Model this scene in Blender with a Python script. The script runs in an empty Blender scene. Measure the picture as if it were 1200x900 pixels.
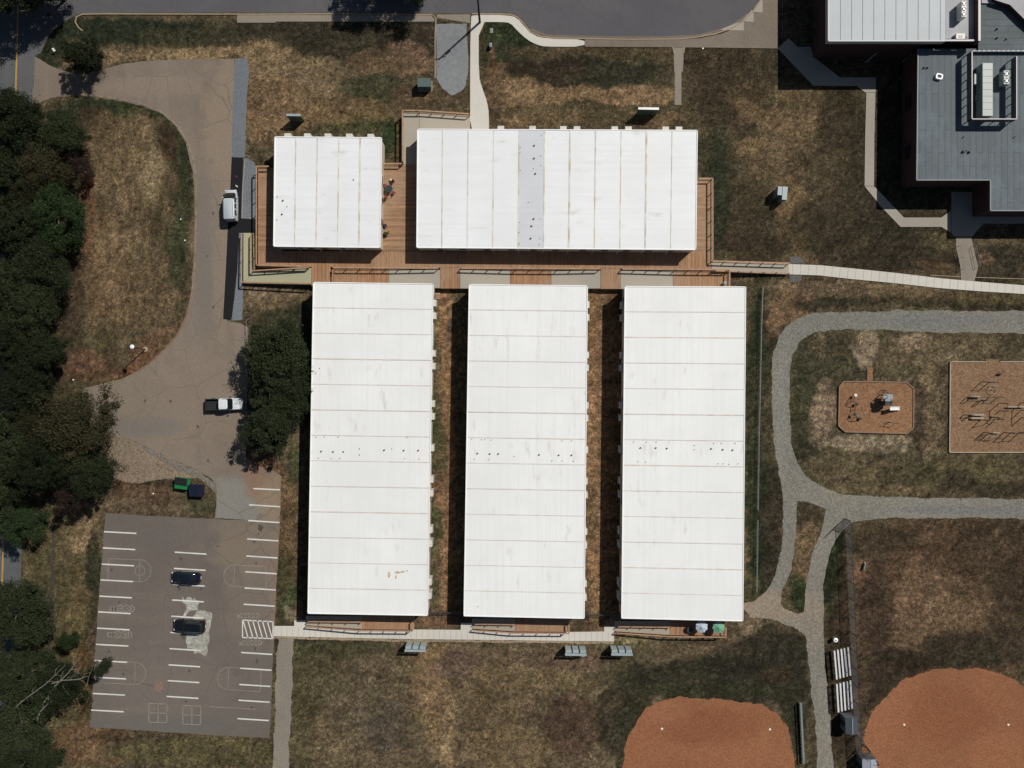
import bpy, bmesh, math, random
import numpy as np
from mathutils import Vector, Matrix, geometry
random.seed(7); RNG = np.random.default_rng(11)
C = bpy.context.scene.collection
R = math.radians
H = 122.0; S = 0.135            # camera height (m), metres per photo pixel on the ground
def P(px, py, h=0.0):
    k = (H - h) / H * S
    return Vector(((px - 600) * k, -(py - 450) * k, h))

# ------------------------------------------------------------------ objects
def tag(o, label=None, cat=None, group=None, kind=None):
    if label: o['label'] = label
    if cat: o['category'] = cat
    if group: o['group'] = group
    if kind: o['kind'] = kind
    return o
def thing(name, label, cat, loc=(0, 0, 0), rz=0.0, group=None):
    o = bpy.data.objects.new(name, None); C.objects.link(o)
    o.empty_display_size = 0.3
    o.location = loc; o.rotation_euler = (0, 0, rz)
    return tag(o, label, cat, group)
def copy_tree(o, parent=None):
    c = o.copy(); C.objects.link(c); c.parent = parent
    for ch in list(o.children): copy_tree(ch, c)
    return c
def dup(o, loc, rz=0.0, label=None, sc=None):
    c = copy_tree(o); c.location = loc; c.rotation_euler = (0, 0, rz)
    if label: c['label'] = label
    if sc: c.scale = sc
    return c

class MB:
    def __init__(s): s.v = []; s.f = []; s.m = []
    def face(s, pts, mi=0):
        n = len(s.v); s.v += [tuple(p) for p in pts]; s.f.append(tuple(range(n, n + len(pts)))); s.m.append(mi); return s
    def box(s, c, d, rz=0.0, mi=0, tilt=None):
        hx, hy, hz = d[0] / 2, d[1] / 2, d[2] / 2
        M = Matrix.Rotation(rz, 3, 'Z')
        if tilt: M = M @ Matrix.Rotation(tilt[0], 3, 'X') @ Matrix.Rotation(tilt[1], 3, 'Y')
        n = len(s.v); c = Vector(c)
        for z in (-hz, hz):
            for x, y in ((-hx, -hy), (hx, -hy), (hx, hy), (-hx, hy)):
                s.v.append(tuple(c + M @ Vector((x, y, z))))
        for f in ((3, 2, 1, 0), (4, 5, 6, 7), (0, 1, 5, 4), (1, 2, 6, 5), (2, 3, 7, 6), (3, 0, 4, 7)):
            s.f.append(tuple(n + i for i in f)); s.m.append(mi)
        return s
    def bar(s, a, b, w, h=None, mi=0):
        a = Vector(a); b = Vector(b); h = h or w
        d = b - a; L = d.length
        if L < 1e-6: return s
        d.normalize(); up = Vector((0, 0, 1)) if abs(d.z) < 0.95 else Vector((1, 0, 0))
        x = d.cross(up).normalized(); y = x.cross(d).normalized()
        n = len(s.v)
        for p in (a, b):
            for sx, sy in ((-1, -1), (1, -1), (1, 1), (-1, 1)):
                s.v.append(tuple(p + x * (sx * w / 2) + y * (sy * h / 2)))
        for f in ((0, 1, 2, 3), (7, 6, 5, 4), (0, 4, 5, 1), (1, 5, 6, 2), (2, 6, 7, 3), (3, 7, 4, 0)):
            s.f.append(tuple(n + i for i in f)); s.m.append(mi)
        return s
    def tube(s, pts, rads, seg=8, mi=0, cap=True):
        pts = [Vector(p) for p in pts]
        if not isinstance(rads, (list, tuple)): rads = [rads] * len(pts)
        n0 = len(s.v)
        for i, p in enumerate(pts):
            d = (pts[min(i + 1, len(pts) - 1)] - pts[max(i - 1, 0)]).normalized()
            up = Vector((0, 0, 1)) if abs(d.z) < 0.9 else Vector((1, 0, 0))
            x = d.cross(up).normalized(); y = x.cross(d).normalized()
            for k in range(seg):
                a = 2 * math.pi * k / seg
                s.v.append(tuple(p + (x * math.cos(a) + y * math.sin(a)) * rads[i]))
        for i in range(len(pts) - 1):
            for k in range(seg):
                a = n0 + i * seg + k; b = n0 + i * seg + (k + 1) % seg
                s.f.append((a, b, b + seg, a + seg)); s.m.append(mi)
        if cap:
            s.f.append(tuple(n0 + k for k in range(seg))[::-1]); s.m.append(mi)
            e = n0 + (len(pts) - 1) * seg
            s.f.append(tuple(e + k for k in range(seg))); s.m.append(mi)
        return s
    def lathe(s, c, prof, seg=16, mi=0):
        c = Vector(c); n0 = len(s.v)
        for r, z in prof:
            for k in range(seg):
                a = 2 * math.pi * k / seg
                s.v.append((c.x + r * math.cos(a), c.y + r * math.sin(a), c.z + z))
        for i in range(len(prof) - 1):
            for k in range(seg):
                a = n0 + i * seg + k; b = n0 + i * seg + (k + 1) % seg
                s.f.append((a, b, b + seg, a + seg)); s.m.append(mi)
        s.f.append(tuple(n0 + k for k in range(seg))[::-1]); s.m.append(mi)
        e = n0 + (len(prof) - 1) * seg
        s.f.append(tuple(e + k for k in range(seg))); s.m.append(mi)
        return s
    def prism(s, top, z0, mi=0, side=None, bottom=True):
        """top: list of Vectors (ccw, each its own z); walls go down to z0 (number, or thickness function)"""
        side = mi if side is None else side
        n = len(s.v); N = len(top)
        s.v += [tuple(p) for p in top]
        s.v += [(p[0], p[1], z0(p) if callable(z0) else z0) for p in top]
        if N > 4:
            for t in geometry.tessellate_polygon([[Vector((p[0], p[1], 0)) for p in top]]):
                s.f.append(tuple(n + i for i in t)); s.m.append(mi)
        else:
            s.f.append(tuple(n + i for i in range(N))); s.m.append(mi)
        for i in range(N):
            j = (i + 1) % N
            s.f.append((n + i, n + N + i, n + N + j, n + j)); s.m.append(side)
        if bottom and N <= 4: s.f.append(tuple(n + N + i for i in range(N))[::-1]); s.m.append(side)
        return s
    def loft(s, rings, mi=0, cap=True):
        n0 = len(s.v); K = len(rings[0])
        for r in rings: s.v += [tuple(p) for p in r]
        for i in range(len(rings) - 1):
            for k in range(K):
                a = n0 + i * K + k; b = n0 + i * K + (k + 1) % K
                s.f.append((a, b, b + K, a + K)); s.m.append(mi)
        if cap:
            s.f.append(tuple(n0 + k for k in range(K))[::-1]); s.m.append(mi)
            e = n0 + (len(rings) - 1) * K
            s.f.append(tuple(e + k for k in range(K))); s.m.append(mi)
        return s
    def build(s, name, mats, parent=None, off=None, smooth=False, bevel=0):
        if not isinstance(mats, (list, tuple)): mats = [mats]
        v = np.array(s.v, dtype=np.float64).reshape(-1, 3)
        if parent is None:
            if off is None:
                mn, mx = v.min(0), v.max(0); off = ((mn[0] + mx[0]) / 2, (mn[1] + mx[1]) / 2, mn[2])
            loc = tuple(off)
        else: loc = (0, 0, 0)
        if off is not None: v = v - np.array(tuple(off))
        me = bpy.data.meshes.new(name); me.from_pydata(v.tolist(), [], s.f)
        for m in mats: me.materials.append(m)
        me.polygons.foreach_set('material_index', s.m)
        bm = bmesh.new(); bm.from_mesh(me); bmesh.ops.recalc_face_normals(bm, faces=bm.faces); bm.to_mesh(me); bm.free()
        if smooth:
            me.polygons.foreach_set('use_smooth', [True] * len(me.polygons))
            try: me.set_sharp_from_angle(angle=R(38))
            except Exception: pass
        me.update()
        o = bpy.data.objects.new(name, me); C.objects.link(o); o.location = loc
        if parent is not None: o.parent = parent
        if bevel:
            b = o.modifiers.new('bevel', 'BEVEL'); b.width = bevel; b.segments = 2; b.limit_method = 'ANGLE'
        return o

# ------------------------------------------------------------------ materials
def nt(name):
    m = bpy.data.materials.new(name); m.use_nodes = True
    t = m.node_tree; b = t.nodes['Principled BSDF']; return m, t, b
def N(t, typ, **kw):
    n = t.nodes.new(typ)
    for k, v in kw.items():
        if k in n.inputs: n.inputs[k].default_value = v
        else: setattr(n, k, v)
    return n
def mixrgb(t, a, b, f, mode='MIX'):
    n = t.nodes.new('ShaderNodeMix'); n.data_type = 'RGBA'; n.blend_type = mode
    for i, v in ((6, a), (7, b), (0, f)):
        if hasattr(v, 'is_output'): t.links.new(v, n.inputs[i])
        else: n.inputs[i].default_value = (v if i == 0 else (*v, 1) if len(v) == 3 else v)
    return n.outputs[2]
def mapr(t, v, a, b, c=0.0, d=1.0):
    n = N(t, 'ShaderNodeMapRange'); t.links.new(v, n.inputs[0])
    for i, x in enumerate((a, b, c, d)): n.inputs[i + 1].default_value = x
    return n.outputs[0]
def coords(t, space='world', scale=(1, 1, 1), rot=0.0):
    if space == 'world': o = N(t, 'ShaderNodeNewGeometry').outputs['Position']
    else: o = N(t, 'ShaderNodeTexCoord').outputs['Object']
    mp = N(t, 'ShaderNodeMapping'); t.links.new(o, mp.inputs[0]); mp.inputs['Scale'].default_value = scale
    mp.inputs['Rotation'].default_value = (0, 0, rot)
    return mp.outputs[0]
def noise(t, co, scale, detail=3.0, rough=0.6, dist=0.0):
    n = N(t, 'ShaderNodeTexNoise'); t.links.new(co, n.inputs['Vector'])
    n.inputs['Scale'].default_value = scale; n.inputs['Detail'].default_value = detail
    n.inputs['Roughness'].default_value = rough; n.inputs['Distortion'].default_value = dist
    return n.outputs['Fac']
def bump(t, b, h, dist=0.02, strength=0.6):
    n = N(t, 'ShaderNodeBump'); n.inputs['Distance'].default_value = dist; n.inputs['Strength'].default_value = strength
    t.links.new(h, n.inputs['Height']); t.links.new(n.outputs[0], b.inputs['Normal'])
def mat(name, col, rough=0.8, var=0.15, sc=2.0, fine=12.0, bmp=0.0, metal=0.0, space='obj', col2=None, spec=None, fvar=None):
    """base colour broken up by a coarse and a fine noise"""
    m, t, b = nt(name)
    co = coords(t, space)
    a = noise(t, co, sc, 4.0); f = noise(t, co, fine, 3.0, 0.7)
    c2 = col2 or tuple(max(0, c * (1 - var)) for c in col); c1 = tuple(min(1, c * (1 + var * 0.8)) for c in col)
    x = mixrgb(t, c2, c1, mapr(t, a, 0.32, 0.68))
    g = mapr(t, f, 0.25, 0.75, 1 - (var if fvar is None else fvar), 1 + (var if fvar is None else fvar))
    cc = N(t, 'ShaderNodeCombineColor')
    for i in range(3): t.links.new(g, cc.inputs[i])
    x = mixrgb(t, x, cc.outputs[0], 1.0, 'MULTIPLY')
    t.links.new(x, b.inputs['Base Color'])
    b.inputs['Roughness'].default_value = rough; b.inputs['Metallic'].default_value = metal
    if spec is not None: b.inputs['Specular IOR Level'].default_value = spec
    if bmp: bump(t, b, f, bmp)
    return m
def flat(name, col, rough=0.5, metal=0.0, spec=0.5, coat=0.0):
    return_m, t, b = nt(name)
    co = coords(t, 'obj'); f = noise(t, co, 6.0, 3.0)
    x = mixrgb(t, tuple(c * 0.88 for c in col), tuple(min(1, c * 1.08) for c in col), f)
    t.links.new(x, b.inputs['Base Color'])
    b.inputs['Roughness'].default_value = rough; b.inputs['Metallic'].default_value = metal
    b.inputs['Specular IOR Level'].default_value = spec; b.inputs['Coat Weight'].default_value = coat
    return return_m

M = {}
# paved and loose surfaces (world space so neighbouring sheets do not repeat)
def ground_mat(name, col, big, fine, spk, bmp=0.03, streak=None, col2=None, crack=0.0, blobs=(), grain=0.0):
    m, t, b = nt(name)
    co = coords(t, 'world')
    n1 = noise(t, co, 0.045, 4, 0.6, 0.6); n2 = noise(t, co, 0.35, 5, 0.65, 0.4); n3 = noise(t, co, fine, 4, 0.75)
    c2 = col2 or tuple(c * (1 - big) for c in col)
    x = mixrgb(t, c2, tuple(min(1, c * (1 + big * .6)) for c in col), mapr(t, n1, 0.35, 0.65))
    x = mixrgb(t, x, tuple(c * (1 - big) for c in col), mapr(t, n2, 0.5, 0.8, 0, 0.7))
    if streak:
        cs = coords(t, 'world', (streak[0], streak[1], 1), streak[2]); ns = noise(t, cs, 1.0, 3, 0.5, 0.3)
        x = mixrgb(t, x, streak[3], mapr(t, ns, 0.5, 0.75, 0, 0.6))
    for (bx, by, rx, ry, bc, bs) in blobs:
        c0 = P(bx, by); su = N(t, 'ShaderNodeVectorMath', operation='SUBTRACT'); t.links.new(co, su.inputs[0]); su.inputs[1].default_value = (c0.x, c0.y, 0)
        mu = N(t, 'ShaderNodeVectorMath', operation='MULTIPLY'); t.links.new(su.outputs[0], mu.inputs[0]); mu.inputs[1].default_value = (1 / (rx * S), 1 / (ry * S), 0)
        ln = N(t, 'ShaderNodeVectorMath', operation='LENGTH'); t.links.new(mu.outputs[0], ln.inputs[0])
        ad = N(t, 'ShaderNodeMath', operation='MULTIPLY_ADD'); t.links.new(n2, ad.inputs[0]); ad.inputs[1].default_value = 1.6; t.links.new(ln.outputs['Value'], ad.inputs[2])
        x = mixrgb(t, x, bc, mapr(t, ad.outputs[0], 1.45, 1.95, bs, 0))
    if grain:
        vo = N(t, 'ShaderNodeTexVoronoi'); t.links.new(co, vo.inputs['Vector']); vo.inputs['Scale'].default_value = 4.2
        sp_ = N(t, 'ShaderNodeSeparateColor'); t.links.new(vo.outputs['Color'], sp_.inputs[0]); gg = mapr(t, sp_.outputs[0], 0, 1, 1 - grain, 1 + grain)
        c3 = N(t, 'ShaderNodeCombineColor')
        for i in range(3): t.links.new(gg, c3.inputs[i])
        x = mixrgb(t, x, c3.outputs[0], 1.0, 'MULTIPLY')
    if crack:
        v = N(t, 'ShaderNodeTexVoronoi', feature='DISTANCE_TO_EDGE'); v.inputs['Scale'].default_value = 0.16
        wob = N(t, 'ShaderNodeVectorMath', operation='ADD'); nn = N(t, 'ShaderNodeTexNoise'); t.links.new(co, nn.inputs['Vector']); nn.inputs['Scale'].default_value = 0.5
        t.links.new(co, wob.inputs[0]); t.links.new(nn.outputs['Color'], wob.inputs[1]); t.links.new(wob.outputs[0], v.inputs['Vector'])
        x = mixrgb(t, tuple(c * crack for c in col), x, mapr(t, v.outputs['Distance'], 0.004, 0.016))
    g = mapr(t, n3, 0.3, 0.7, 1 - spk, 1 + spk)
    cc = N(t, 'ShaderNodeCombineColor')
    for i in range(3): t.links.new(g, cc.inputs[i])
    x = mixrgb(t, x, cc.outputs[0], 1.0, 'MULTIPLY')
    t.links.new(x, b.inputs['Base Color']); b.inputs['Roughness'].default_value = 0.92; b.inputs['Specular IOR Level'].default_value = 0.2
    bump(t, b, n3, bmp)
    return m
M['street'] = ground_mat('street_asphalt', (.092, .098, .10), .18, 5, .14, streak=(0.9, 0.03, 0, (.12, .12, .115)))
M['toproad'] = ground_mat('cul_de_sac_asphalt', (.095, .092, .095), .2, 6, .13, col2=(.085, .082, .09), crack=.9)
M['drive'] = ground_mat('driveway_asphalt', (.186, .151, .119), .15, 5, .17, streak=(0.5, 0.035, .1, (.215, .18, .145)), crack=.9, grain=.04, blobs=[(285, 588, 52, 30, (.205, .198, .172), .9), (322, 580, 26, 34, (.24, .17, .105), .7), (262, 150, 26, 90, (.235, .185, .135), .8), (180, 100, 70, 14, (.225, .18, .14), .6), (236, 470, 60, 60, (.215, .172, .13), .6), (240, 300, 12, 110, (.16, .14, .12), .6), (190, 480, 60, 26, (.20, .165, .13), .5), (298, 560, 14, 30, (.22, .13, .085), .7), (170, 500, 50, 12, (.15, .135, .12), .6), (258, 330, 10, 90, (.225, .18, .135), .6)])
M['lot'] = ground_mat('parking_asphalt', (.138, .119, .102), .13, 6, .16, streak=(0.04, 0.4, 0, (.165, .138, .112)), crack=.9, grain=.04, blobs=[(290, 640, 46, 40, (.195, .155, .115), .75), (300, 700, 40, 60, (.18, .145, .112), .6), (115, 800, 16, 80, (.115, .108, .095), .6), (190, 850, 110, 16, (.12, .112, .10), .6), (180, 630, 50, 20, (.125, .108, .096), .6), (323, 690, 8, 90, (.20, .15, .105), .6), (240, 790, 40, 30, (.155, .13, .11), .5)])
M['worn'] = ground_mat('worn_asphalt', (.20, .19, .165), .15, 4, .16, crack=.8)
M['fresh'] = ground_mat('fresh_asphalt', (.012, .012, .014), .15, 6, .15)
M['apron'] = ground_mat('grey_apron_gravel', (.115, .115, .11), .2, 3, .3, grain=.2)
M['bluegravel'] = ground_mat('blue_gravel', (.15, .165, .18), .15, 3.5, .3, .05)
M['greygravel'] = ground_mat('grey_gravel_path', (.185, .172, .140), .16, 3.2, .3, .05, col2=(.158, .156, .14), grain=.2, blobs=[(900, 712, 60, 22, (.25, .20, .145), .85), (950, 730, 26, 40, (.22, .185, .14), .6), (1100, 375, 90, 8, (.15, .152, .145), .6), (1120, 598, 90, 5, (.145, .145, .14), .6), (915, 500, 6, 90, (.205, .20, .175), .5), (965, 850, 8, 70, (.215, .195, .155), .5), (975, 580, 40, 16, (.21, .19, .15), .5)])
M['tangravel'] = ground_mat('tan_gravel_path', (.23, .205, .165), .18, 4, .24, .05)
M['clay'] = ground_mat('infield_clay', (.24, .104, .05), .16, 4, .3, .04, grain=.14, blobs=[(830, 850, 60, 24, (.195, .072, .034), .7), (780, 835, 30, 16, (.27, .125, .065), .5), (1110, 840, 60, 40, (.20, .076, .034), .6), (1040, 830, 30, 26, (.27, .115, .058), .5), (860, 890, 60, 20, (.27, .11, .055), .5), (1170, 880, 40, 26, (.275, .115, .055), .5)], streak=(0.06, 0.02, .6, (.275, .11, .055)))
M['mulch'] = ground_mat('playground_mulch', (.225, .122, .064), .12, 3.4, .55, .06)
M['mulch2'] = ground_mat('playground_mulch_pale', (.20, .122, .07), .14, 3.4, .55, .06)
M['walk'] = ground_mat('sidewalk_concrete', (.55, .525, .465), .08, 5, .07, .01)
M['walkold'] = ground_mat('old_concrete', (.235, .205, .165), .15, 4, .14, .01)
M['walkmid'] = ground_mat('mid_concrete', (.33, .30, .25), .12, 4, .10, .01)
M['kerb'] = ground_mat('kerb_concrete', (.30, .235, .16), .15, 4, .14, .01)
M['joint'] = flat('joint', (.33, .29, .235), .9)
M['dirt'] = ground_mat('bare_dirt', (.205, .16, .115), .18, 3, .24, .05, grain=.16)
M['scour'] = ground_mat('scour_dirt', (.30, .25, .19), .2, 3, .3, .05)
M['cement'] = ground_mat('white_cement_stain', (.40, .40, .35), .45, 2.5, .3, col2=(.20, .185, .16), streak=(1.1, 1.1, 0, (.15, .13, .112)), grain=.15)
M['pad_concrete'] = ground_mat('pale_gravel_pad', (.20, .21, .215), .15, 1.6, .2)
def paint(name, col, wear):
    m, t, b = nt(name); co = coords(t, 'world'); n = noise(t, co, 4.0, 4, .7); n2 = noise(t, co, 0.5, 3)
    x = mixrgb(t, tuple(c * .55 for c in col), col, mapr(t, n, wear, wear + .18)); x = mixrgb(t, x, tuple(c * .8 for c in col), mapr(t, n2, .5, .7))
    t.links.new(x, b.inputs['Base Color']); b.inputs['Roughness'].default_value = .8; return m
M['white_paint'] = paint('white_road_paint', (.62, .61, .57), .26)
M['faded_paint'] = paint('faded_paint', (.205, .178, .15), .40)
M['mid_paint'] = paint('faded_white_paint', (.27, .25, .21), .36)
M['yellow_paint'] = paint('yellow_road_paint', (.42, .24, .06), .30)
# wood decking: every board its own tone
def deck(name, axis, col=(.30, .162, .082)):
    m, t, b = nt(name)
    co = N(t, 'ShaderNodeNewGeometry').outputs['Position']
    sp = N(t, 'ShaderNodeSeparateXYZ'); t.links.new(co, sp.inputs[0]); u = sp.outputs[axis]
    dv = N(t, 'ShaderNodeMath', operation='DIVIDE'); t.links.new(u, dv.inputs[0]); dv.inputs[1].default_value = .145
    fl = N(t, 'ShaderNodeMath', operation='FLOOR'); t.links.new(dv.outputs[0], fl.inputs[0])
    wn = N(t, 'ShaderNodeTexWhiteNoise', noise_dimensions='1D'); t.links.new(fl.outputs[0], wn.inputs['W'])
    fr = N(t, 'ShaderNodeMath', operation='FRACT'); t.links.new(dv.outputs[0], fr.inputs[0])
    nz = noise(t, coords(t, 'world', (.15, .15, 1)), 1.0, 4, .6); nf = noise(t, coords(t, 'world', (8, .8, 1) if axis == 0 else (.8, 8, 1)), 1.0, 3)
    x = mixrgb(t, tuple(c * .72 for c in col), tuple(c * 1.28 for c in col), wn.outputs['Value'])
    x = mixrgb(t, x, (.33, .215, .13), mapr(t, nz, .42, .62, 0, .75))
    x = mixrgb(t, tuple(c * .55 for c in col), x, mapr(t, nf, .25, .5))
    gap = mapr(t, fr.outputs[0], .0, .07); x = mixrgb(t, (.05, .028, .018), x, gap)
    t.links.new(x, b.inputs['Base Color']); b.inputs['Roughness'].default_value = .8; bump(t, b, gap, .01)
    return m
M['deck_ns'] = deck('deck_boards_lengthwise', 0); M['deck_ew'] = deck('deck_boards_across', 1, (.285, .165, .09))
M['railwood'] = mat('rail_wood', (.36, .215, .13), .75, .2, 1.5, 9)
M['ramp_pale'] = ground_mat('pale_ramp_surface', (.36, .325, .26), .06, 5, .06, .01)
M['ramp_grey'] = ground_mat('grey_ramp_surface', (.34, .315, .265), .06, 5, .07, .01)
M['ramp_green'] = ground_mat('yellowish_ramp_surface', (.345, .34, .225), .05, 5, .05, .01)
# portable roofs
def roofmat(name, axis, col=(.74, .765, .765), stain=1.0):
    m, t, b = nt(name)
    co = N(t, 'ShaderNodeNewGeometry').outputs['Position']
    st = (2.2, .05, 1) if axis == 0 else (.05, 2.2, 1)
    a = noise(t, coords(t, 'world'), .12, 4, .6); ribs = noise(t, coords(t, 'world', st), 1.0, 2)
    sm = noise(t, coords(t, 'world', (.9, .25, 1) if axis == 0 else (.25, .9, 1)), 1.0, 4, .6); gate = noise(t, coords(t, 'world'), .13, 2)
    x = mixrgb(t, tuple(c * .95 for c in col), tuple(min(1, c * 1.03) for c in col), mapr(t, a, .35, .65))
    x = mixrgb(t, x, tuple(c * .93 for c in col), mapr(t, ribs, .45, .7, 0, .7))
    k = mapr(t, sm, .60, .74, 0, .45 * stain); g = mapr(t, gate, .44, .58)
    mu = N(t, 'ShaderNodeMath', operation='MULTIPLY'); t.links.new(k, mu.inputs[0]); t.links.new(g, mu.inputs[1])
    x = mixrgb(t, x, (.42, .40, .35), mu.outputs[0])
    t.links.new(x, b.inputs['Base Color']); b.inputs['Roughness'].default_value = .55; bump(t, b, ribs, .02, .4)
    return m
M['roof_ns'] = roofmat('white_roof_ribs_lengthwise', 0, (.755, .765, .745)); M['roof_ew'] = roofmat('white_roof_ribs_across', 1, (.735, .755, .755))
M['roof_vented'] = roofmat('greyish_roof_section', 1, (.575, .59, .61))
M['trim'] = flat('white_roof_trim', (.86, .86, .84), .5)
m_, t_, b_ = nt('roof_seam'); c_ = coords(t_, 'world'); n_ = noise(t_, c_, .5, 3, .6); 
x_ = mixrgb(t_, (.50, .42, .31), (.68, .66, .61), mapr(t_, n_, .38, .6)); t_.links.new(x_, b_.inputs['Base Color']); b_.inputs['Roughness'].default_value = .7
M['seam'] = m_
M['seam_pale'] = mat('pale_roof_seam', (.58, .54, .49), .7, .12, .6, 3, space='world')
M['rust'] = mat('rust_stain', (.52, .40, .26), .8, .25, 3, 10)
M['siding'] = mat('tan_siding', (.50, .45, .37), .7, .06, .5, 4)
M['skirt'] = mat('grey_skirting', (.22, .20, .17), .8, .1, .6, 5)
M['ac'] = mat('ac_cabinet_paint', (.55, .53, .47), .5, .1, 2, 8)
M['acdark'] = flat('ac_grille', (.10, .10, .10), .6)
M['glass'] = flat('window_glass', (.02, .025, .03), .08, 0, .8)
M['door'] = flat('door_paint', (.20, .13, .09), .5)
M['black'] = flat('black_plastic', (.015, .015, .017), .5)
M['pipe'] = flat('vent_pipe', (.05, .05, .055), .6)
# school
def brick():
    m, t, b = nt('dark_brick'); co = coords(t, 'world')
    n1 = noise(t, co, 6, 3, .7); n2 = noise(t, co, .4, 3)
    x = mixrgb(t, (.038, .016, .014), (.075, .032, .027), n1); x = mixrgb(t, x, (.035, .02, .018), mapr(t, n2, .5, .7, 0, .5))
    t.links.new(x, b.inputs['Base Color']); b.inputs['Roughness'].default_value = .9; bump(t, b, n1, .01); return m
M['brick'] = brick()
def greyroof(name, axis, col):
    m, t, b = nt(name)
    br = N(t, 'ShaderNodeTexBrick'); co = coords(t, 'world', (1, 1, 1), R(90) if axis == 0 else 0)
    t.links.new(co, br.inputs['Vector']); br.inputs['Scale'].default_value = 1.0
    br.inputs['Brick Width'].default_value = 5.5; br.inputs['Row Height'].default_value = .95
    br.inputs['Mortar Size'].default_value = .045; br.inputs['Mortar Smooth'].default_value = .3
    br.inputs['Color1'].default_value = (*col, 1); br.inputs['Color2'].default_value = (*[c * .86 for c in col], 1); br.inputs['Mortar'].default_value = (*[c * .42 for c in col], 1)
    br.offset = .37; br.offset_frequency = 2
    n1 = noise(t, coords(t, 'world', (3, .2, 1) if axis == 0 else (.2, 3, 1)), 1, 3); n2 = noise(t, coords(t, 'world'), .3, 4); n3 = noise(t, coords(t, 'world'), 7, 3)
    x = mixrgb(t, br.outputs['Color'], tuple(c * .66 for c in col), mapr(t, n1, .45, .75, 0, .7))
    x = mixrgb(t, x, tuple(c * 1.35 for c in col), mapr(t, n2, .5, .68, 0, .55))
    x = mixrgb(t, x, tuple(c * .6 for c in col), mapr(t, n3, .45, .75, 0, .6))
    t.links.new(x, b.inputs['Base Color']); b.inputs['Roughness'].default_value = .85; return m
M['slate'] = greyroof('grey_membrane_lengthwise', 0, (.122, .146, .158)); M['slate2'] = greyroof('grey_membrane_across', 1, (.105, .128, .134))
M['gymroof'] = mat('pale_gym_roof', (.40, .43, .44), .6, .05, .15, 3, space='world')
M['gymflat'] = mat('pale_flat_roof', (.36, .36, .37), .8, .10, .4, 4, space='world')
M['coping'] = flat('pale_coping', (.46, .45, .44), .5)
M['coping_dark'] = flat('slate_coping', (.12, .14, .15), .5)
M['screen'] = mat('dark_screen_panel', (.085, .08, .08), .6, .1, 1, 5)
M['hvac'] = mat('pale_green_metal', (.33, .37, .34), .5, .06, .8, 5)
M['hvac2'] = mat('pale_cream_metal', (.62, .58, .52), .5, .06, .8, 5)
M['greenmetal'] = mat('dull_green_metal', (.065, .105, .09), .55, .1, 1, 6)
M['cabinet'] = mat('grey_cabinet_steel', (.30, .35, .36), .45, .1, 2, 8)
M['cabinet2'] = mat('greenish_cabinet_steel', (.16, .21, .19), .5, .1, 2, 8)
M['galv'] = mat('galvanised_steel', (.38, .39, .40), .45, .12, 3, 12, metal=.5)
M['galvdark'] = mat('weathered_steel', (.13, .13, .13), .5, .12, 3, 12, metal=.3)
M['polewood'] = mat('dark_pole_wood', (.035, .03, .026), .9, .2, 1, 9)
M['alu'] = mat('bright_aluminium', (.74, .74, .73), .35, .05, 1, 6, metal=.2)
M['tyre'] = flat('tyre_rubber', (.012, .012, .012), .85)
M['rim'] = flat('wheel_rim', (.35, .35, .36), .3, .7)
M['carwhite'] = flat('white_car_paint', (.66, .69, .71), .25, 0, .5, .6)
M['vanwhite'] = flat('silver_white_car_paint', (.50, .545, .57), .3, .1, .5, .5)
M['carblack'] = flat('black_car_paint', (.006, .007, .009), .18, 0, .6, 1.0)
M['carnavy'] = flat('dark_blue_car_paint', (.008, .012, .022), .18, .2, .6, 1.0)
M['carglass'] = flat('car_glass', (.008, .012, .013), .06, 0, .9)
M['lamp_clear'] = flat('headlight_lens', (.55, .57, .58), .15)
M['lamp_red'] = flat('taillight_lens', (.25, .01, .01), .2)
M['bedliner'] = flat('bed_liner', (.012, .012, .014), .8)
M['green_dump'] = mat('green_dumpster_paint', (.012, .185, .05), .5, .14, 2, 7)
M['navy_dump'] = mat('navy_dumpster_paint', (.010, .014, .030), .5, .15, 2, 7)
M['blacklid'] = flat('black_lid', (.014, .016, .017), .6)
M['umb_pale'] = mat('pale_blue_canvas', (.42, .50, .57), .85, .1, 2, 6)
M['umb_green'] = mat('sea_green_canvas', (.15, .36, .235), .85, .12, 2, 6)
M['red'] = flat('red_plastic', (.20, .02, .02), .5); M['yellow'] = flat('yellow_plastic', (.65, .42, .06), .5); M['cream'] = flat('cream_plastic', (.6, .55, .42), .5)
M['darkteal'] = flat('dark_teal_paint', (.015, .03, .03), .5); M['bluepl'] = flat('pale_blue_plastic', (.25, .38, .45), .4)
M['playgrey'] = flat('grey_play_plastic', (.26, .29, .31), .5); M['playslide'] = flat('pale_slide_plastic', (.68, .68, .66), .4); M['playdark'] = flat('dark_play_metal', (.02, .025, .027), .5)
M['playtan'] = flat('tan_powder_coated_steel', (.30, .25, .17), .5)
M['edging'] = mat('playground_edging', (.22, .145, .10), .8, .1, 1, 6); M['edging_tan'] = mat('timber_edging', (.34, .28, .20), .8, .15, 1, 6)
M['booth'] = mat('dark_blue_roofing', (.045, .055, .07), .7, .12, 1, 6); M['boothlight'] = mat('grey_booth_roof', (.28, .30, .34), .6, .08, 1, 6)
M['booth_wall'] = mat('booth_wall', (.10, .11, .12), .8, .1, 1, 6)
M['base_white'] = flat('base_canvas', (.8, .72, .58), .8)
M['soffit'] = mat('dark_doorway', (.02, .02, .02), .9, .1)
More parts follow.
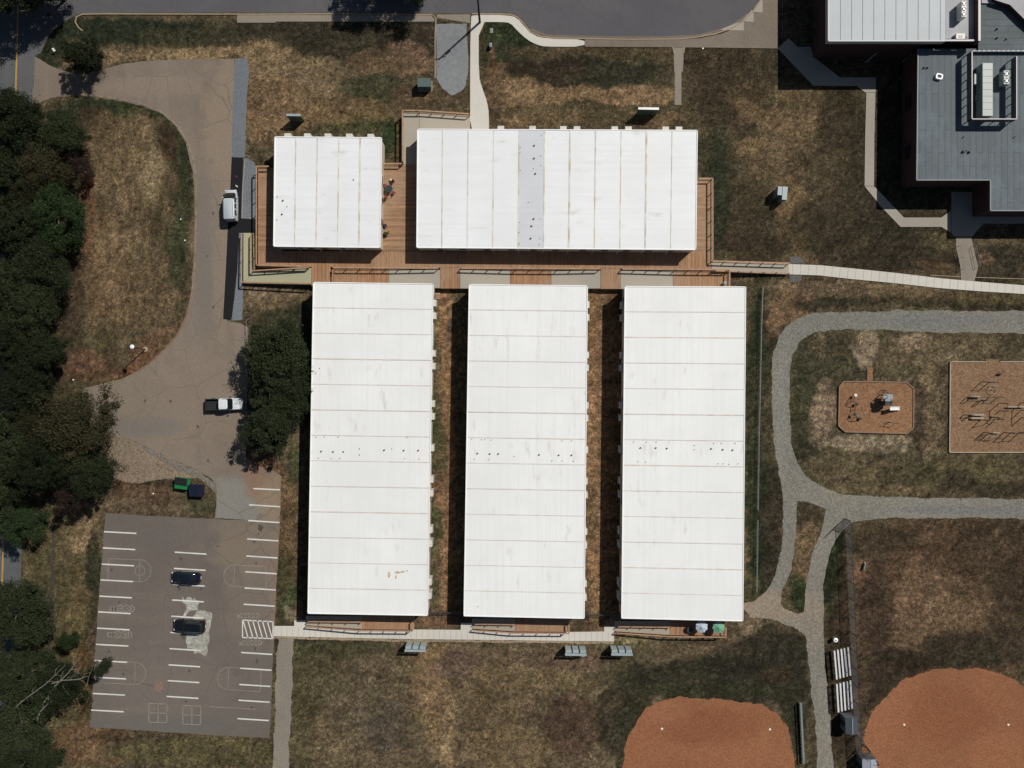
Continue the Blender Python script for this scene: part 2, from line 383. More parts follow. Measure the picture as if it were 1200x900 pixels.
# foliage
def leafmat(name, c1, c2):
    m, t, b = nt(name); oi = N(t, 'ShaderNodeObjectInfo'); g = N(t, 'ShaderNodeNewGeometry')
    x = mixrgb(t, c1, c2, g.outputs['Random Per Island'])
    n = noise(t, coords(t, 'obj'), .45, 2); x = mixrgb(t, x, tuple(c * 1.3 for c in c2), mapr(t, n, .5, .75, 0, .5))
    x = mixrgb(t, x, tuple(c * .7 for c in c1), oi.outputs['Random'])
    t.links.new(x, b.inputs['Base Color']); b.inputs['Roughness'].default_value = .8; b.inputs['Specular IOR Level'].default_value = .08
    return m
M['leaf'] = leafmat('dark_green_leaves', (.022, .030, .014), (.042, .052, .024))
M['leaf_olive'] = leafmat('olive_leaves', (.034, .033, .016), (.064, .056, .028))
M['leaf_bright'] = leafmat('mid_green_leaves', (.026, .044, .017), (.054, .080, .032))
M['leaf_purple'] = leafmat('purplish_leaves', (.028, .020, .018), (.055, .036, .028))
M['bark'] = mat('bark', (.13, .105, .08), .95, .2, 2, 8); M['bark_pale'] = mat('pale_bark', (.20, .185, .155), .9, .2, 2, 8)
# ------------------------------------------------------------------ outlines
def spline(pts, n=6, closed=True):
    out = []; L = len(pts)
    for i in range(L if closed else L - 1):
        p0, p1, p2, p3 = (pts[(i - 1) % L], pts[i], pts[(i + 1) % L], pts[(i + 2) % L]) if closed else (pts[max(i - 1, 0)], pts[i], pts[i + 1], pts[min(i + 2, L - 1)])
        for k in range(n):
            t = k / n
            out.append(tuple(0.5 * ((2 * p1[a]) + (-p0[a] + p2[a]) * t + (2 * p0[a] - 5 * p1[a] + 4 * p2[a] - p3[a]) * t * t + (-p0[a] + 3 * p1[a] - 3 * p2[a] + p3[a]) * t ** 3) for a in (0, 1)))
    if not closed: out.append(pts[-1])
    return out
def rough(pts, amp, step=2.5, seed=1):
    """subdivide a closed pixel outline and jitter it"""
    rnd = random.Random(seed); out = []; L = len(pts); ph = [rnd.uniform(0, 6.28) for _ in range(6)]; s = 0
    for i in range(L):
        a = pts[i]; b = pts[(i + 1) % L]; d = math.hypot(b[0] - a[0], b[1] - a[1]); n = max(1, int(d / step))
        nx, ny = (-(b[1] - a[1]) / (d or 1), (b[0] - a[0]) / (d or 1))
        for k in range(n):
            t = k / n; s += d / n
            o = amp * (.5 * math.sin(s / 7.3 + ph[0]) + .35 * math.sin(s / 3.1 + ph[1]) + .5 * math.sin(s / 17 + ph[2]) + rnd.uniform(-.55, .55))
            out.append((a[0] + (b[0] - a[0]) * t + nx * o, a[1] + (b[1] - a[1]) * t + ny * o))
    return out
PAVED = []
def sheet(name, pts, z, m, amp=0.0, kind='structure', holes=(), label=None, cat=None, smooth=False, mask=True, seed=1, thick=0.0, depth_h=0.0, sides=None):
    if smooth: pts = spline(pts)
    if amp: pts = rough(pts, amp, seed=seed)
    if mask: PAVED.append((pts, list(holes)))
    loops = [[P(x, y, depth_h) for x, y in pts]] + [[P(x, y) for x, y in h] for h in holes]
    for l in loops:
        for v in l: v.z = z
    tris = geometry.tessellate_polygon([[Vector((v.x, v.y, 0)) for v in l] for l in loops])
    mb = MB(); allv = [v for l in loops for v in l]
    mb.v = [tuple(v) for v in allv]
    for t in tris: mb.f.append(tuple(t)); mb.m.append(0)
    if thick:
        n = len(allv); mb.v += [(v.x, v.y, z - thick) for v in allv]; base = 0
        for l in loops:
            for i in range(len(l)):
                a = base + i; b = base + (i + 1) % len(l)
                mb.f.append((a, n + a, n + b, b)); mb.m.append(0)
            base += len(l)
    me_o = mb.build(name, [m], off=(0, 0, 0))
    # all top faces must look up
    me = me_o.data; bm = bmesh.new(); bm.from_mesh(me)
    for f in bm.faces:
        f.normal_update()
        if f.normal.z < -.5: f.normal_flip()
    bm.to_mesh(me); bm.free()
    return tag(me_o, label, cat, None, kind)
def strip(name, pts, w, z, m, every=0.0, kind='structure', mask=True, thick=0.0, jw=.03, label=None, cat=None, mj=None):
    """a band of constant or varying width (px) along a pixel centre line, with joints"""
    ws = w if isinstance(w, (list, tuple)) else [w] * len(pts)
    L = []; Rr = []
    for i, p in enumerate(pts):
        a = pts[max(i - 1, 0)]; b = pts[min(i + 1, len(pts) - 1)]; dx, dy = b[0] - a[0], b[1] - a[1]; d = math.hypot(dx, dy)
        nx, ny = -dy / d, dx / d
        L.append((p[0] + nx * ws[i] / 2, p[1] + ny * ws[i] / 2)); Rr.append((p[0] - nx * ws[i] / 2, p[1] - ny * ws[i] / 2))
    o = sheet(name, L + Rr[::-1], z, m, kind=kind, mask=mask, thick=thick, label=label, cat=cat)
    if every:
        mb = MB(); acc = every / 2
        for i in range(len(pts) - 1):
            a, b = Vector(P(*pts[i])), Vector(P(*pts[i + 1])); la, lb = P(*L[i]), P(*L[i + 1]); ra, rb = P(*Rr[i]), P(*Rr[i + 1]); d = (b - a).length
            while acc < d:
                t = acc / d; p = la.lerp(lb, t); q = ra.lerp(rb, t); u = (b - a).normalized() * jw
                mb.face([Vector((v.x, v.y, z + .004)) for v in (p - u, p + u, q + u, q - u)]); acc += every
            acc -= d
        if mb.f:
            j = mb.build('expansion_joints', [mj or M['joint']], parent=o)
    return o
def chaikin(p, n=2, closed=False):
    for _ in range(n):
        q = [] if closed else [p[0]]
        L = len(p)
        for i in range(L if closed else L - 1):
            a, b = p[i], p[(i + 1) % L]
            q += [(a[0] * .75 + b[0] * .25, a[1] * .75 + b[1] * .25), (a[0] * .25 + b[0] * .75, a[1] * .25 + b[1] * .75)]
        if not closed: q.append(p[-1])
        p = q
    return p

# ------------------------------------------------------------------ ground colours (albedo in patches, in photo-pixel coordinates)
_tab = RNG.random((256, 256))
def vn(x, y, sc, seed=0):
    x = x / sc + seed * 17.3; y = y / sc + seed * 31.7
    xi = np.floor(x).astype(int); yi = np.floor(y).astype(int); fx = x - xi; fy = y - yi
    fx = fx * fx * (3 - 2 * fx); fy = fy * fy * (3 - 2 * fy)
    g = lambda a, b: _tab[a % 256, b % 256]
    return (g(xi, yi) * (1 - fx) + g(xi + 1, yi) * fx) * (1 - fy) + (g(xi, yi + 1) * (1 - fx) + g(xi + 1, yi + 1) * fx) * fy
def fbm(x, y, sc, seed=0, o=4):
    s = 0; a = .5; t = 0
    for i in range(o): s = s + a * vn(x, y, sc / 2 ** i, seed + i); t += a; a *= .55
    return s / t
def lin(r, g, b):
    return tuple(((c / 255 + .055) / 1.055) ** 2.4 if c > 10 else c / 255 / 12.92 for c in (r, g, b))
# cx, cy, rx, ry, angle, colour (sRGB, as seen in full sun except the shaded tall fence strip), strength
G_DK = (36, 43, 29); G_DG = (44, 56, 32); G_BR = (64, 53, 40); G_TAN = (133, 110, 80); G_OL = (82, 74, 50); G_PK = (104, 84, 70); G_PALE = (146, 127, 102); G_OR = (112, 78, 54)
BL = [
 # top verge, left to right
 (60, 50, 22, 30, 0, G_DK, .9), (150, 36, 110, 15, 0, G_DK, .95), (220, 45, 60, 12, 0, (58, 55, 38), .8), (170, 66, 90, 8, 0, G_TAN, .45), (245, 62, 40, 8, 0, G_TAN, .75), (265, 38, 30, 14, 0, (58, 52, 38), .7),
 (330, 34, 60, 14, 0, (52, 48, 36), .9), (420, 50, 100, 26, 0, (50, 45, 34), .92), (490, 42, 40, 20, 0, (58, 50, 38), .8),
 (310, 70, 30, 20, 0, G_TAN, .8), (345, 95, 60, 26, 0, (116, 98, 72), .85), (320, 130, 50, 40, 0, (108, 86, 62), .9), (440, 100, 40, 16, 0, (60, 60, 40), .85), (460, 75, 50, 14, 0, (100, 80, 58), .8), (480, 62, 22, 10, 0, (104, 82, 66), .8), (500, 110, 40, 10, 0, (84, 68, 50), .8), (400, 130, 60, 16, 0, (104, 84, 58), .8), (440, 148, 60, 8, 0, (66, 64, 40), .8), (430, 135, 30, 8, 0, (102, 88, 58), .6), (395, 155, 60, 6, 0, (62, 62, 38), .7),
 (455, 165, 8, 25, 0, (44, 54, 32), .95), (555, 40, 6, 30, 0, (90, 70, 50), .8),
 (580, 50, 12, 26, 0, (60, 58, 38), .6), (620, 60, 60, 34, 0, (46, 50, 34), .9), (600, 42, 28, 16, 0, (42, 50, 30), .9), (585, 100, 14, 24, 0, (96, 76, 56), .9), (600, 130, 30, 20, 0, (86, 70, 50), .85), (573, 90, 6, 35, 0, (98, 76, 54), .8),
 (655, 62, 60, 8, 0, (98, 80, 58), .55), (720, 62, 70, 12, 0, (74, 62, 42), .6), (690, 85, 90, 18, 0, (44, 44, 32), .9), (640, 82, 50, 14, 0, (58, 44, 34), .6),
 (650, 112, 60, 12, 0, (118, 94, 68), .85), (745, 112, 48, 11, 0, (128, 102, 74), .85), (610, 103, 20, 12, 0, (128, 104, 76), .7), (700, 132, 90, 9, 0, (76, 66, 46), .8), (640, 140, 50, 10, 0, (106, 86, 60), .5), (775, 140, 26, 8, 0, (108, 86, 62), .7),
 # right of N2
 (860, 90, 60, 60, 0, (62, 52, 38), .9), (840, 66, 50, 12, 0, (58, 48, 34), .8), (900, 80, 20, 40, 0, (56, 50, 36), .8), (880, 110, 30, 14, 0, (82, 68, 48), .6), (940, 130, 40, 36, 0, (92, 77, 54), .85), (890, 135, 40, 12, .5, (112, 92, 66), .7), (865, 175, 36, 9, -.35, (118, 94, 66), .8), (900, 175, 20, 40, .5, (100, 82, 60), .7), (840, 200, 24, 50, 0, (54, 50, 36), .9), (935, 175, 22, 50, .3, (110, 90, 66), .7), (985, 140, 26, 40, 0, (56, 48, 34), .9), (960, 200, 40, 40, 0, (68, 58, 42), .8), (860, 250, 50, 40, 0, (62, 54, 39), .9), (925, 235, 20, 26, 0, (106, 86, 58), .7), (940, 290, 34, 22, .3, (92, 76, 52), .7), (890, 290, 40, 14, 0, (54, 44, 32), .8), (1000, 270, 70, 40, 0, (56, 48, 35), .9), (1060, 305, 70, 16, 0, (52, 45, 33), .9), (1090, 310, 26, 7, 0, (84, 66, 46), .5), (1180, 305, 40, 16, 0, (50, 45, 34), .9), (842, 230, 9, 80, 0, (40, 46, 30), .8), (1085, 260, 40, 10, 0, (48, 43, 32), .8),
 (1165, 326, 40, 5, 0, (52, 48, 36), .9), (1155, 305, 8, 9, 0, (94, 74, 56), .8), (1050, 200, 60, 100, 0, (52, 46, 34), .8),
 # left lawn
 (150, 250, 90, 150, 0, (98, 82, 60), .95), (100, 128, 40, 12, 0, (42, 44, 30), .95), (145, 125, 60, 12, .15, (44, 50, 30), .95), (110, 150, 30, 26, 0, (60, 50, 36), .9), (85, 190, 26, 40, 0, (64, 50, 38), .8), (205, 170, 16, 40, -.2, (52, 52, 34), .9), (218, 210, 9, 50, -.1, (48, 52, 33), .9), (195, 170, 8, 22, 0, (62, 40, 32), .6), (207, 280, 14, 60, 0, (50, 56, 36), .85), (185, 250, 20, 40, 0, (82, 70, 50), .7), (215, 340, 10, 40, .1, (70, 60, 42), .7), (120, 160, 22, 30, 0, (92, 76, 54), .6), (150, 160, 20, 30, 0, (102, 86, 60), .6), (160, 140, 14, 14, 0, (96, 80, 58), .6),
 (103, 260, 10, 50, .1, G_OR, .75), (98, 220, 10, 20, 0, (106, 66, 48), .7), (85, 330, 12, 30, .3, (100, 76, 54), .7), (125, 300, 22, 50, 0, (116, 94, 68), .5), (175, 205, 14, 34, 0, (124, 106, 80), .6), (150, 215, 12, 30, 0, (118, 98, 72), .6), (135, 350, 40, 30, 0, (108, 86, 62), .5), (140, 255, 30, 14, 0, (84, 70, 50), .6), (175, 340, 24, 34, 0, (92, 76, 54), .6), (145, 400, 40, 14, 0, (82, 72, 50), .7), (95, 425, 34, 14, 0, (94, 68, 52), .8), (180, 400, 30, 8, -.6, (104, 74, 56), .6), (120, 440, 50, 7, -.1, (84, 62, 46), .85), (160, 425, 30, 6, -.5, (108, 72, 50), .7),
 # between the buildings
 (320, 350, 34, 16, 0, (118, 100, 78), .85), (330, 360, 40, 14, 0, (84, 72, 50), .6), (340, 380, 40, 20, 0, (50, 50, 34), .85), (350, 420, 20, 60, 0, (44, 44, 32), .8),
 (520, 520, 12, 220, 0, (122, 93, 67), .97), (510, 450, 7, 80, 0, (66, 70, 44), .6), (514, 520, 8, 42, 0, (54, 62, 38), .65), (509, 620, 7, 30, 0, (66, 72, 44), .8), (511, 680, 8, 26, 0, (70, 68, 46), .7), (700, 540, 16, 220, 0, (128, 98, 70), .97), (690, 600, 7, 40, 0, (86, 72, 52), .6), (715, 540, 16, 230, 0, (108, 83, 61), .9),
 (290, 540, 30, 20, 0, (100, 72, 52), .8), (310, 550, 20, 16, 0, (96, 72, 54), .8), (340, 610, 14, 60, 0, (96, 76, 54), .9), (345, 545, 9, 26, 0, (58, 60, 38), .8), (334, 670, 10, 26, 0, (70, 64, 42), .8), (338, 705, 10, 22, .4, (66, 74, 42), .8), (340, 720, 10, 8, 0, (126, 112, 90), .8), (350, 716, 8, 16, 0, (112, 92, 70), .6),
 (520, 728, 30, 12, 0, (92, 70, 54), .9), (712, 728, 20, 12, 0, (112, 88, 62), .9), (680, 735, 14, 8, 0, (84, 66, 50), .7),
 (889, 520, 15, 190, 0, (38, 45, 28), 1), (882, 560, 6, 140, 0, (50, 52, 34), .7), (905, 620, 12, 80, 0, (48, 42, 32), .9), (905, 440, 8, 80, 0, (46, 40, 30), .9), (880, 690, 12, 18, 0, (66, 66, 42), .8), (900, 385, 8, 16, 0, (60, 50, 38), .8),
 # between the sidewalk and the gravel road
 (930, 355, 26, 20, 0, (108, 86, 64), .95), (1010, 340, 110, 9, .06, (104, 87, 66), .9), (1130, 352, 90, 8, .02, (82, 70, 48), .85), (985, 357, 60, 6, 0, (50, 45, 33), .9), (1100, 356, 60, 4, .04, (58, 52, 37), .8), (1160, 360, 50, 4.5, .03, (50, 45, 33), .85), (1060, 362, 40, 3, .03, (90, 80, 60), .7), (915, 372, 12, 20, .5, (104, 82, 60), .9),
 # playground lawn
 (1070, 480, 170, 110, 0, (80, 71, 52), .95), (970, 430, 50, 40, 0, (62, 58, 42), .85), (1030, 405, 60, 14, 0, (68, 62, 44), .8), (1100, 410, 80, 18, 0, (98, 84, 62), .7), (1070, 400, 22, 10, 0, (120, 102, 82), .7), (1014, 410, 13, 22, 0, (136, 118, 96), .95), (958, 400, 6, 18, 0, (112, 96, 74), .5), (965, 480, 14, 30, 0, (128, 108, 88), .85), (960, 515, 14, 14, 0, (110, 96, 76), .6), (1000, 520, 30, 9, 0, (132, 116, 94), .85), (1040, 517, 32, 10, 0, (126, 112, 90), .85), (1090, 480, 14, 60, 0, (104, 88, 66), .8), (1078, 485, 5, 50, 0, (58, 44, 36), .7), (940, 480, 10, 70, 0, (60, 60, 42), .7), (945, 540, 26, 22, .5, (54, 50, 37), .9), (1000, 548, 60, 18, 0, (92, 80, 58), .8), (1090, 555, 60, 12, 0, (70, 64, 44), .8), (1160, 572, 60, 10, 0, (56, 49, 36), .9), (1050, 575, 60, 6, 0, (98, 84, 60), .8), (1150, 545, 60, 10, 0, (86, 76, 52), .8),
 # triangle and strips; dark green one left of the tall fence has its shadow painted in
 (948, 605, 16, 16, 0, (62, 54, 40), .95), (942, 660, 12, 40, 0, (100, 82, 58), .9), (938, 695, 12, 20, 0, (42, 52, 30), .95), (948, 640, 8, 24, .2, (112, 92, 66), .7), (979, 690, 15, 80, 0, (34, 42, 26), 1), (984, 640, 9, 34, 0, (38, 44, 28), .95), (985, 800, 20, 90, 0, (54, 44, 33), .9),
 # outfields
 (1110, 710, 120, 110, 0, (80, 62, 46), .97), (1100, 720, 70, 50, 0, (104, 83, 62), .8), (1040, 640, 40, 26, 0, (60, 50, 37), .8), (1180, 640, 60, 40, 0, (66, 53, 40), .8), (1060, 680, 24, 40, 0, (108, 84, 62), .4), (1010, 670, 10, 16, 0, (118, 88, 66), .6), (1025, 720, 20, 60, 0, (62, 49, 38), .8), (1140, 760, 60, 22, 0, (50, 44, 33), .9), (1185, 720, 24, 60, 0, (62, 51, 38), .8), (1040, 790, 34, 26, -.6, (58, 47, 36), .9), (1010, 830, 12, 30, 0, (74, 58, 44), .8), (1150, 690, 40, 16, 0, (66, 54, 40), .5),
 # south field
 (600, 830, 280, 80, 0, (94, 80, 60), .97), (370, 780, 40, 50, 0, (76, 69, 48), .85), (400, 760, 60, 10, 0, (64, 62, 42), .7), (420, 830, 40, 50, 0, (92, 80, 62), .7), (450, 850, 24, 30, 0, (82, 72, 62), .6), (510, 820, 22, 90, -.15, (122, 98, 70), .7), (540, 780, 36, 14, 0, (98, 78, 66), .8), (522, 870, 7, 40, .2, (136, 116, 88), .55), (580, 830, 30, 60, 0, (90, 74, 52), .6), (500, 770, 20, 10, 0, (108, 86, 58), .6), (620, 790, 60, 12, 0, (106, 90, 62), .5), (640, 800, 90, 8, 0, (102, 86, 60), .5), (600, 880, 50, 26, 0, (106, 88, 62), .6), (670, 850, 34, 34, 0, (76, 58, 46), .85), (670, 775, 70, 9, 0, (90, 72, 58), .7), (740, 790, 40, 24, 0, (74, 66, 48), .8), (720, 840, 26, 40, 0, (54, 48, 35), .85), (800, 795, 80, 20, 0, (48, 46, 33), .92), (880, 790, 60, 40, 0, (46, 44, 33), .92), (860, 755, 50, 14, 0, (84, 68, 52), .7), (935, 800, 14, 60, 0, (46, 44, 32), .9), (905, 750, 26, 16, 0, (54, 46, 36), .8), (880, 730, 14, 12, 0, (118, 100, 80), .8), (910, 790, 20, 10, 0, (70, 52, 38), .5), (730, 760, 40, 8, 0, (82, 76, 50), .7), (742, 750, 24, 4, 0, (126, 112, 82), .7), (785, 870, 10, 10, 0, (60, 56, 40), .5), (360, 750, 30, 5, 0, (52, 52, 36), .7), (500, 750, 120, 3, 0, (60, 52, 38), .6),
 (830, 812, 100, 9, 0, (50, 50, 33), .85), (740, 840, 16, 40, .5, (50, 48, 33), .85), (728, 880, 8, 30, .1, (54, 50, 36), .8), (925, 840, 9, 40, -.3, (46, 46, 32), .8), (1110, 772, 90, 9, 0, (50, 44, 32), .8), (1030, 812, 40, 9, -.75, (54, 45, 33), .8), (880, 770, 60, 22, -.3, (42, 40, 30), .7),
 (380, 870, 40, 24, 0, (102, 88, 64), .6), (355, 840, 14, 40, 0, (74, 68, 46), .7),
 # lower left
 (70, 760, 60, 160, 0, (80, 72, 48), .95), (95, 620, 22, 26, 0, (128, 106, 80), .85), (75, 640, 14, 30, 0, (92, 80, 56), .7), (112, 660, 8, 40, 0, (50, 50, 35), .85), (110, 720, 8, 50, 0, (48, 47, 33), .85), (90, 720, 14, 60, 0, (88, 76, 50), .8), (100, 800, 14, 40, 0, (84, 62, 44), .7), (112, 760, 5, 40, 0, (96, 74, 60), .6), (150, 575, 60, 20, 0, (96, 74, 56), .8), (190, 565, 36, 4, 0, (60, 52, 38), .8), (235, 590, 16, 14, 0, (58, 56, 38), .85), (150, 595, 60, 8, 0, (98, 82, 64), .7), (185, 590, 20, 6, 0, (70, 52, 40), .6), (180, 540, 40, 12, 0, (110, 88, 66), .8), (100, 585, 22, 16, 0, (112, 96, 72), .8),
 (90, 870, 40, 20, 0, (98, 74, 52), .85), (120, 870, 40, 26, 0, (104, 80, 58), .7), (230, 880, 110, 18, 0, (84, 76, 50), .9), (150, 865, 50, 4, 0, (58, 48, 36), .7), (330, 880, 10, 60, 0, (50, 52, 36), .7), (326, 800, 4, 60, 0, (44, 46, 32), .8), (327, 700, 5, 50, 0, (54, 56, 38), .6),
 (60, 560, 60, 60, 0, (80, 68, 50), .6), (40, 300, 60, 160, 0, (58, 48, 36), .8),
]
def ground_colour(px, py):
    """px, py: arrays of photo pixels; returns (n,3) linear albedo"""
    wx = px + (fbm(px, py, 26, 3) - .5) * 17 + (fbm(px, py, 7, 9, 2) - .5) * 7; wy = py + (fbm(px, py, 26, 5) - .5) * 17 + (fbm(px, py, 7, 12, 2) - .5) * 7
    col = np.empty((len(px), 3)); base = np.array(lin(82, 71, 52)); col[:] = base
    far = fbm(px, py, 90, 21); col *= (.75 + .5 * far)[:, None]
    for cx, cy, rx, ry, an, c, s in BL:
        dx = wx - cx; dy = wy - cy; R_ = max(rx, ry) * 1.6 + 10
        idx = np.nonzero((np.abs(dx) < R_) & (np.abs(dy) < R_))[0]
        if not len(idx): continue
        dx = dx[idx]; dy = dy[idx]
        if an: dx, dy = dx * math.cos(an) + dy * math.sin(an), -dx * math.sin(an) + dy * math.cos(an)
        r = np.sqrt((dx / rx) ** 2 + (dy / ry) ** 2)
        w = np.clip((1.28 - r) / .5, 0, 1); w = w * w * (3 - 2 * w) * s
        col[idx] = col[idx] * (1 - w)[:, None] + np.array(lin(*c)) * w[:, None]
    lum = col.mean(1, keepdims=True); col = col * .88 + lum * np.array([1.06, 1.0, .80]) * .12
    n1 = fbm(px, py, 16, 40, 3); n2 = fbm(px * 1.0, py, 5, 44, 3); n3 = fbm(px, py, 2.6, 50, 2)
    col *= (1 + (n1 - .5) * .55)[:, None] * (1 + (n2 - .5) * .8)[:, None] * (1 + (n3 - .5) * .9)[:, None]
    # mower lines and trodden streaks: long thin noise, running down the left lawn and across the rest
    sv = fbm(wx, wy / 9, 3.2, 81, 3); sh = fbm(wx / 8, wy, 3.4, 85, 3); sd_ = fbm((wx + wy) * .7, (wy - wx) * .08, 3.4, 88, 3)
    wv = np.clip((260 - px) / 60, 0, 1); wd = np.clip((fbm(px, py, 120, 90, 2) - .45) * 5, 0, 1) * (1 - wv)
    st = sv * wv + sd_ * wd + sh * (1 - wv - wd); col *= (1 + (st - .5) * 1.0)[:, None]
    # thatch against green
    g = np.clip((fbm(px, py, 11, 61, 4) - .52) * 6, 0, 1)[:, None] * .30
    col = col * (1 - g) + col * np.array([.66, .84, .62]) * g
    t = np.clip((fbm(px, py, 9, 71, 4) - .56) * 8, 0, 1)[:, None] * .35
    col = col * (1 - t) + (col * 1.5 + .006) * t
    out = np.clip(np.maximum(np.maximum(-px, px - 1200), np.maximum(-py, py - 900)) / 14 - .2, 0, 1)[:, None]
    col = col * (1 - out) + base * .95 * out
    return np.clip(col * GAIN, 0.004, .6)
GAIN = 0.92
def axis(lo, hi, step, far):
    a = list(np.arange(lo, hi + .01, step)); pre = [lo - d for d in far[::-1]]; post = [a[-1] + d for d in far]
    return np.array(pre + a + post)
far = [3, 8, 18, 40, 90, 200, 500, 1200, 2500]
gx = axis(-84, 84, .20, far); gy = axis(-63.5, 63.5, .20, far)
X, Y = np.meshgrid(gx, gy); nx_, ny_ = len(gx), len(gy)
v = np.stack([X.ravel(), Y.ravel(), np.zeros(X.size)], 1)
me = bpy.data.meshes.new('ground'); me.vertices.add(len(v)); me.vertices.foreach_set('co', v.ravel())
i = np.arange(nx_ - 1)[None, :] + nx_ * np.arange(ny_ - 1)[:, None]; q = np.stack([i, i + 1, i + 1 + nx_, i + nx_], -1).reshape(-1, 4)
me.loops.add(q.size); me.loops.foreach_set('vertex_index', q.ravel().astype(np.int32))
me.polygons.add(len(q)); me.polygons.foreach_set('loop_start', (np.arange(len(q)) * 4).astype(np.int32)); me.polygons.foreach_set('loop_total', np.full(len(q), 4, np.int32))
me.update(); me.validate()
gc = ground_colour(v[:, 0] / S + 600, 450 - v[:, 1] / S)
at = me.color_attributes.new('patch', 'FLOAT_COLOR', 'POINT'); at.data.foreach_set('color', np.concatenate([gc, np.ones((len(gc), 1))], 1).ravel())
def grassmat(name, blade=False):
    m, t, b = nt(name)
    a = N(t, 'ShaderNodeVertexColor'); a.layer_name = 'patch'
    if blade: t.links.new(a.outputs[0], b.inputs['Base Color']); b.inputs['Roughness'].default_value = .8; b.inputs['Specular IOR Level'].default_value = .1; return m
    co = coords(t, 'world'); n = noise(t, co, 2.2, 7, .85, .6); n2 = noise(t, co, 5, 4, .8)
    x = mixrgb(t, a.outputs[0], (1, 1, 1), 0.0)
    cc = N(t, 'ShaderNodeCombineColor'); g = mapr(t, n, .36, .64, .5, 1.5)
    for k in range(3): t.links.new(g, cc.inputs[k])
    x = mixrgb(t, x, cc.outputs[0], 1.0, 'MULTIPLY')
    c2 = N(t, 'ShaderNodeCombineColor'); g2 = mapr(t, n2, .35, .65, .62, 1.42)
    for k in range(3): t.links.new(g2, c2.inputs[k])
    x = mixrgb(t, x, c2.outputs[0], 1.0, 'MULTIPLY')
    wob = N(t, 'ShaderNodeTexNoise'); t.links.new(co, wob.inputs['Vector']); wob.inputs['Scale'].default_value = 1.1; wob.inputs['Detail'].default_value = 3
    wa = N(t, 'ShaderNodeVectorMath', operation='MULTIPLY_ADD'); t.links.new(wob.outputs['Color'], wa.inputs[0]); wa.inputs[1].default_value = (1.1, 1.1, 0); t.links.new(co, wa.inputs[2])
    for sc_, am in ((2.9, .27), (5.5, .32)):
        vo = N(t, 'ShaderNodeTexVoronoi'); t.links.new(wa.outputs[0], vo.inputs['Vector']); vo.inputs['Scale'].default_value = sc_
        sp_ = N(t, 'ShaderNodeSeparateColor'); t.links.new(vo.outputs['Color'], sp_.inputs[0])
        c3 = N(t, 'ShaderNodeCombineColor')
        for k, e in enumerate((1.0, .94, .8)): t.links.new(mapr(t, sp_.outputs[0], 0, 1, 1 - am * e, 1 + am * e), c3.inputs[k])
        x = mixrgb(t, x, c3.outputs[0], 1.0, 'MULTIPLY')
    t.links.new(x, b.inputs['Base Color']); b.inputs['Roughness'].default_value = .95; b.inputs['Specular IOR Level'].default_value = .1
    bump(t, b, n, .10, .8); return m
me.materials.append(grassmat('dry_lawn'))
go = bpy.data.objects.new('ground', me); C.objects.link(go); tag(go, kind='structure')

# ------------------------------------------------------------------ roads, pads and paths
sheet('street', [(-1, -60), (6, -400), (46, -400), (43, -60), (42, 0), (41, 60), (38, 130), (34, 300), (30, 480), (25, 660), (22, 760), (6, 1300), (-36, 1300), (-20, 760), (-17, 655), (-10, 400), (-3, 160), (-.5, 24)], .016, M['street'])
TR = [(38, -60), (860, -60), (880, -30), (890, -2), (884, 10), (874, 22), (858, 32), (838, 39), (815, 43), (795, 45), (740, 46), (690, 45), (650, 44), (632, 41), (622, 35), (612, 24), (606, 18), (598, 15), (560, 16), (500, 16), (300, 15), (180, 15), (100, 16), (90, 17), (75, 25), (62, 36), (54, 48), (48, 62), (40, 66)]
sheet('cul_de_sac_road', TR, .020, M['toproad'], amp=.12)
kb = [(97, 36.5), (92, 32), (88.5, 26), (90, 20), (97, 17), (120, 16.6), (300, 17), (400, 16.5), (507, 17.5), (511, 22), (510, 40), (510, 92)]
strip('kerb', kb, 1.4, .13, M['kerb'], 0, thick=.13)
kb2 = [(553, 16.5), (598, 17), (606, 20), (613, 27), (622, 38), (634, 43), (650, 45), (690, 45.6), (740, 46.5), (795, 46), (815, 44), (838, 40), (858, 33), (872, 24), (882, 14), (890, 3), (893, -20), (893, -60)]
strip('kerb', kb2, 1.5, .13, M['kerb'], 0, thick=.13)
strip('kerb', [(620, 34), (640, 42), (700, 44), (780, 44), (820, 42), (856, 32), (876, 17)], 3.2, .026, ground_mat('silt_by_kerb', (.17, .14, .11), .2, 4, .2), 0, mask=False)
sheet('sidewalk', [(278, 17.6), (505, 18.2), (509, 22), (509, 25.5), (323, 25.5), (323, 26.8), (278, 26.8)], .08, M['walkold'], thick=.1)
sheet('sidewalk', chaikin([(553, 17.5), (596, 18), (606, 21), (616, 33), (626, 42), (640, 45.5), (685, 46), (685, 55), (640, 55), (630, 53), (618, 47), (606, 36), (598, 27), (588, 26), (561, 26), (561, 90), (565, 103), (571, 120), (573, 133), (573, 168), (551, 168), (551, 60), (552, 22)], 1, closed=True), .085, M['walk'], thick=.1)
sheet('sidewalk', [(685.3, 46), (740, 47), (790, 47), (820, 45), (845, 40), (862, 33), (878, 21), (890, 6), (895, -5), (900, -60), (911, -60), (911, 57), (830, 56), (760, 55.3), (685.3, 55)], .08, ground_mat('stained_walk', (.185, .155, .12), .18, 4, .18), thick=.1)
for k, (a, b, c, d) in enumerate([(843, 26.5, 872, 36), (861, 16, 883, 26), (873, 2, 893.5, 15)]):
    sheet('sidewalk', [(a + 8, d - 1), (c - 2, b - 4), (c, b), (c, d)] if k else [(a, 35.5), (862, 27.5), (871.5, 25.5), (871.5, 36)], .096, M['walkmid'], thick=.02)
sheet('gravel_pad', [(511.5, 28), (547, 28), (549, 80), (546, 100), (540, 107), (530, 112), (518, 104), (511.5, 92)], .02, M['pad_concrete'], amp=.5)
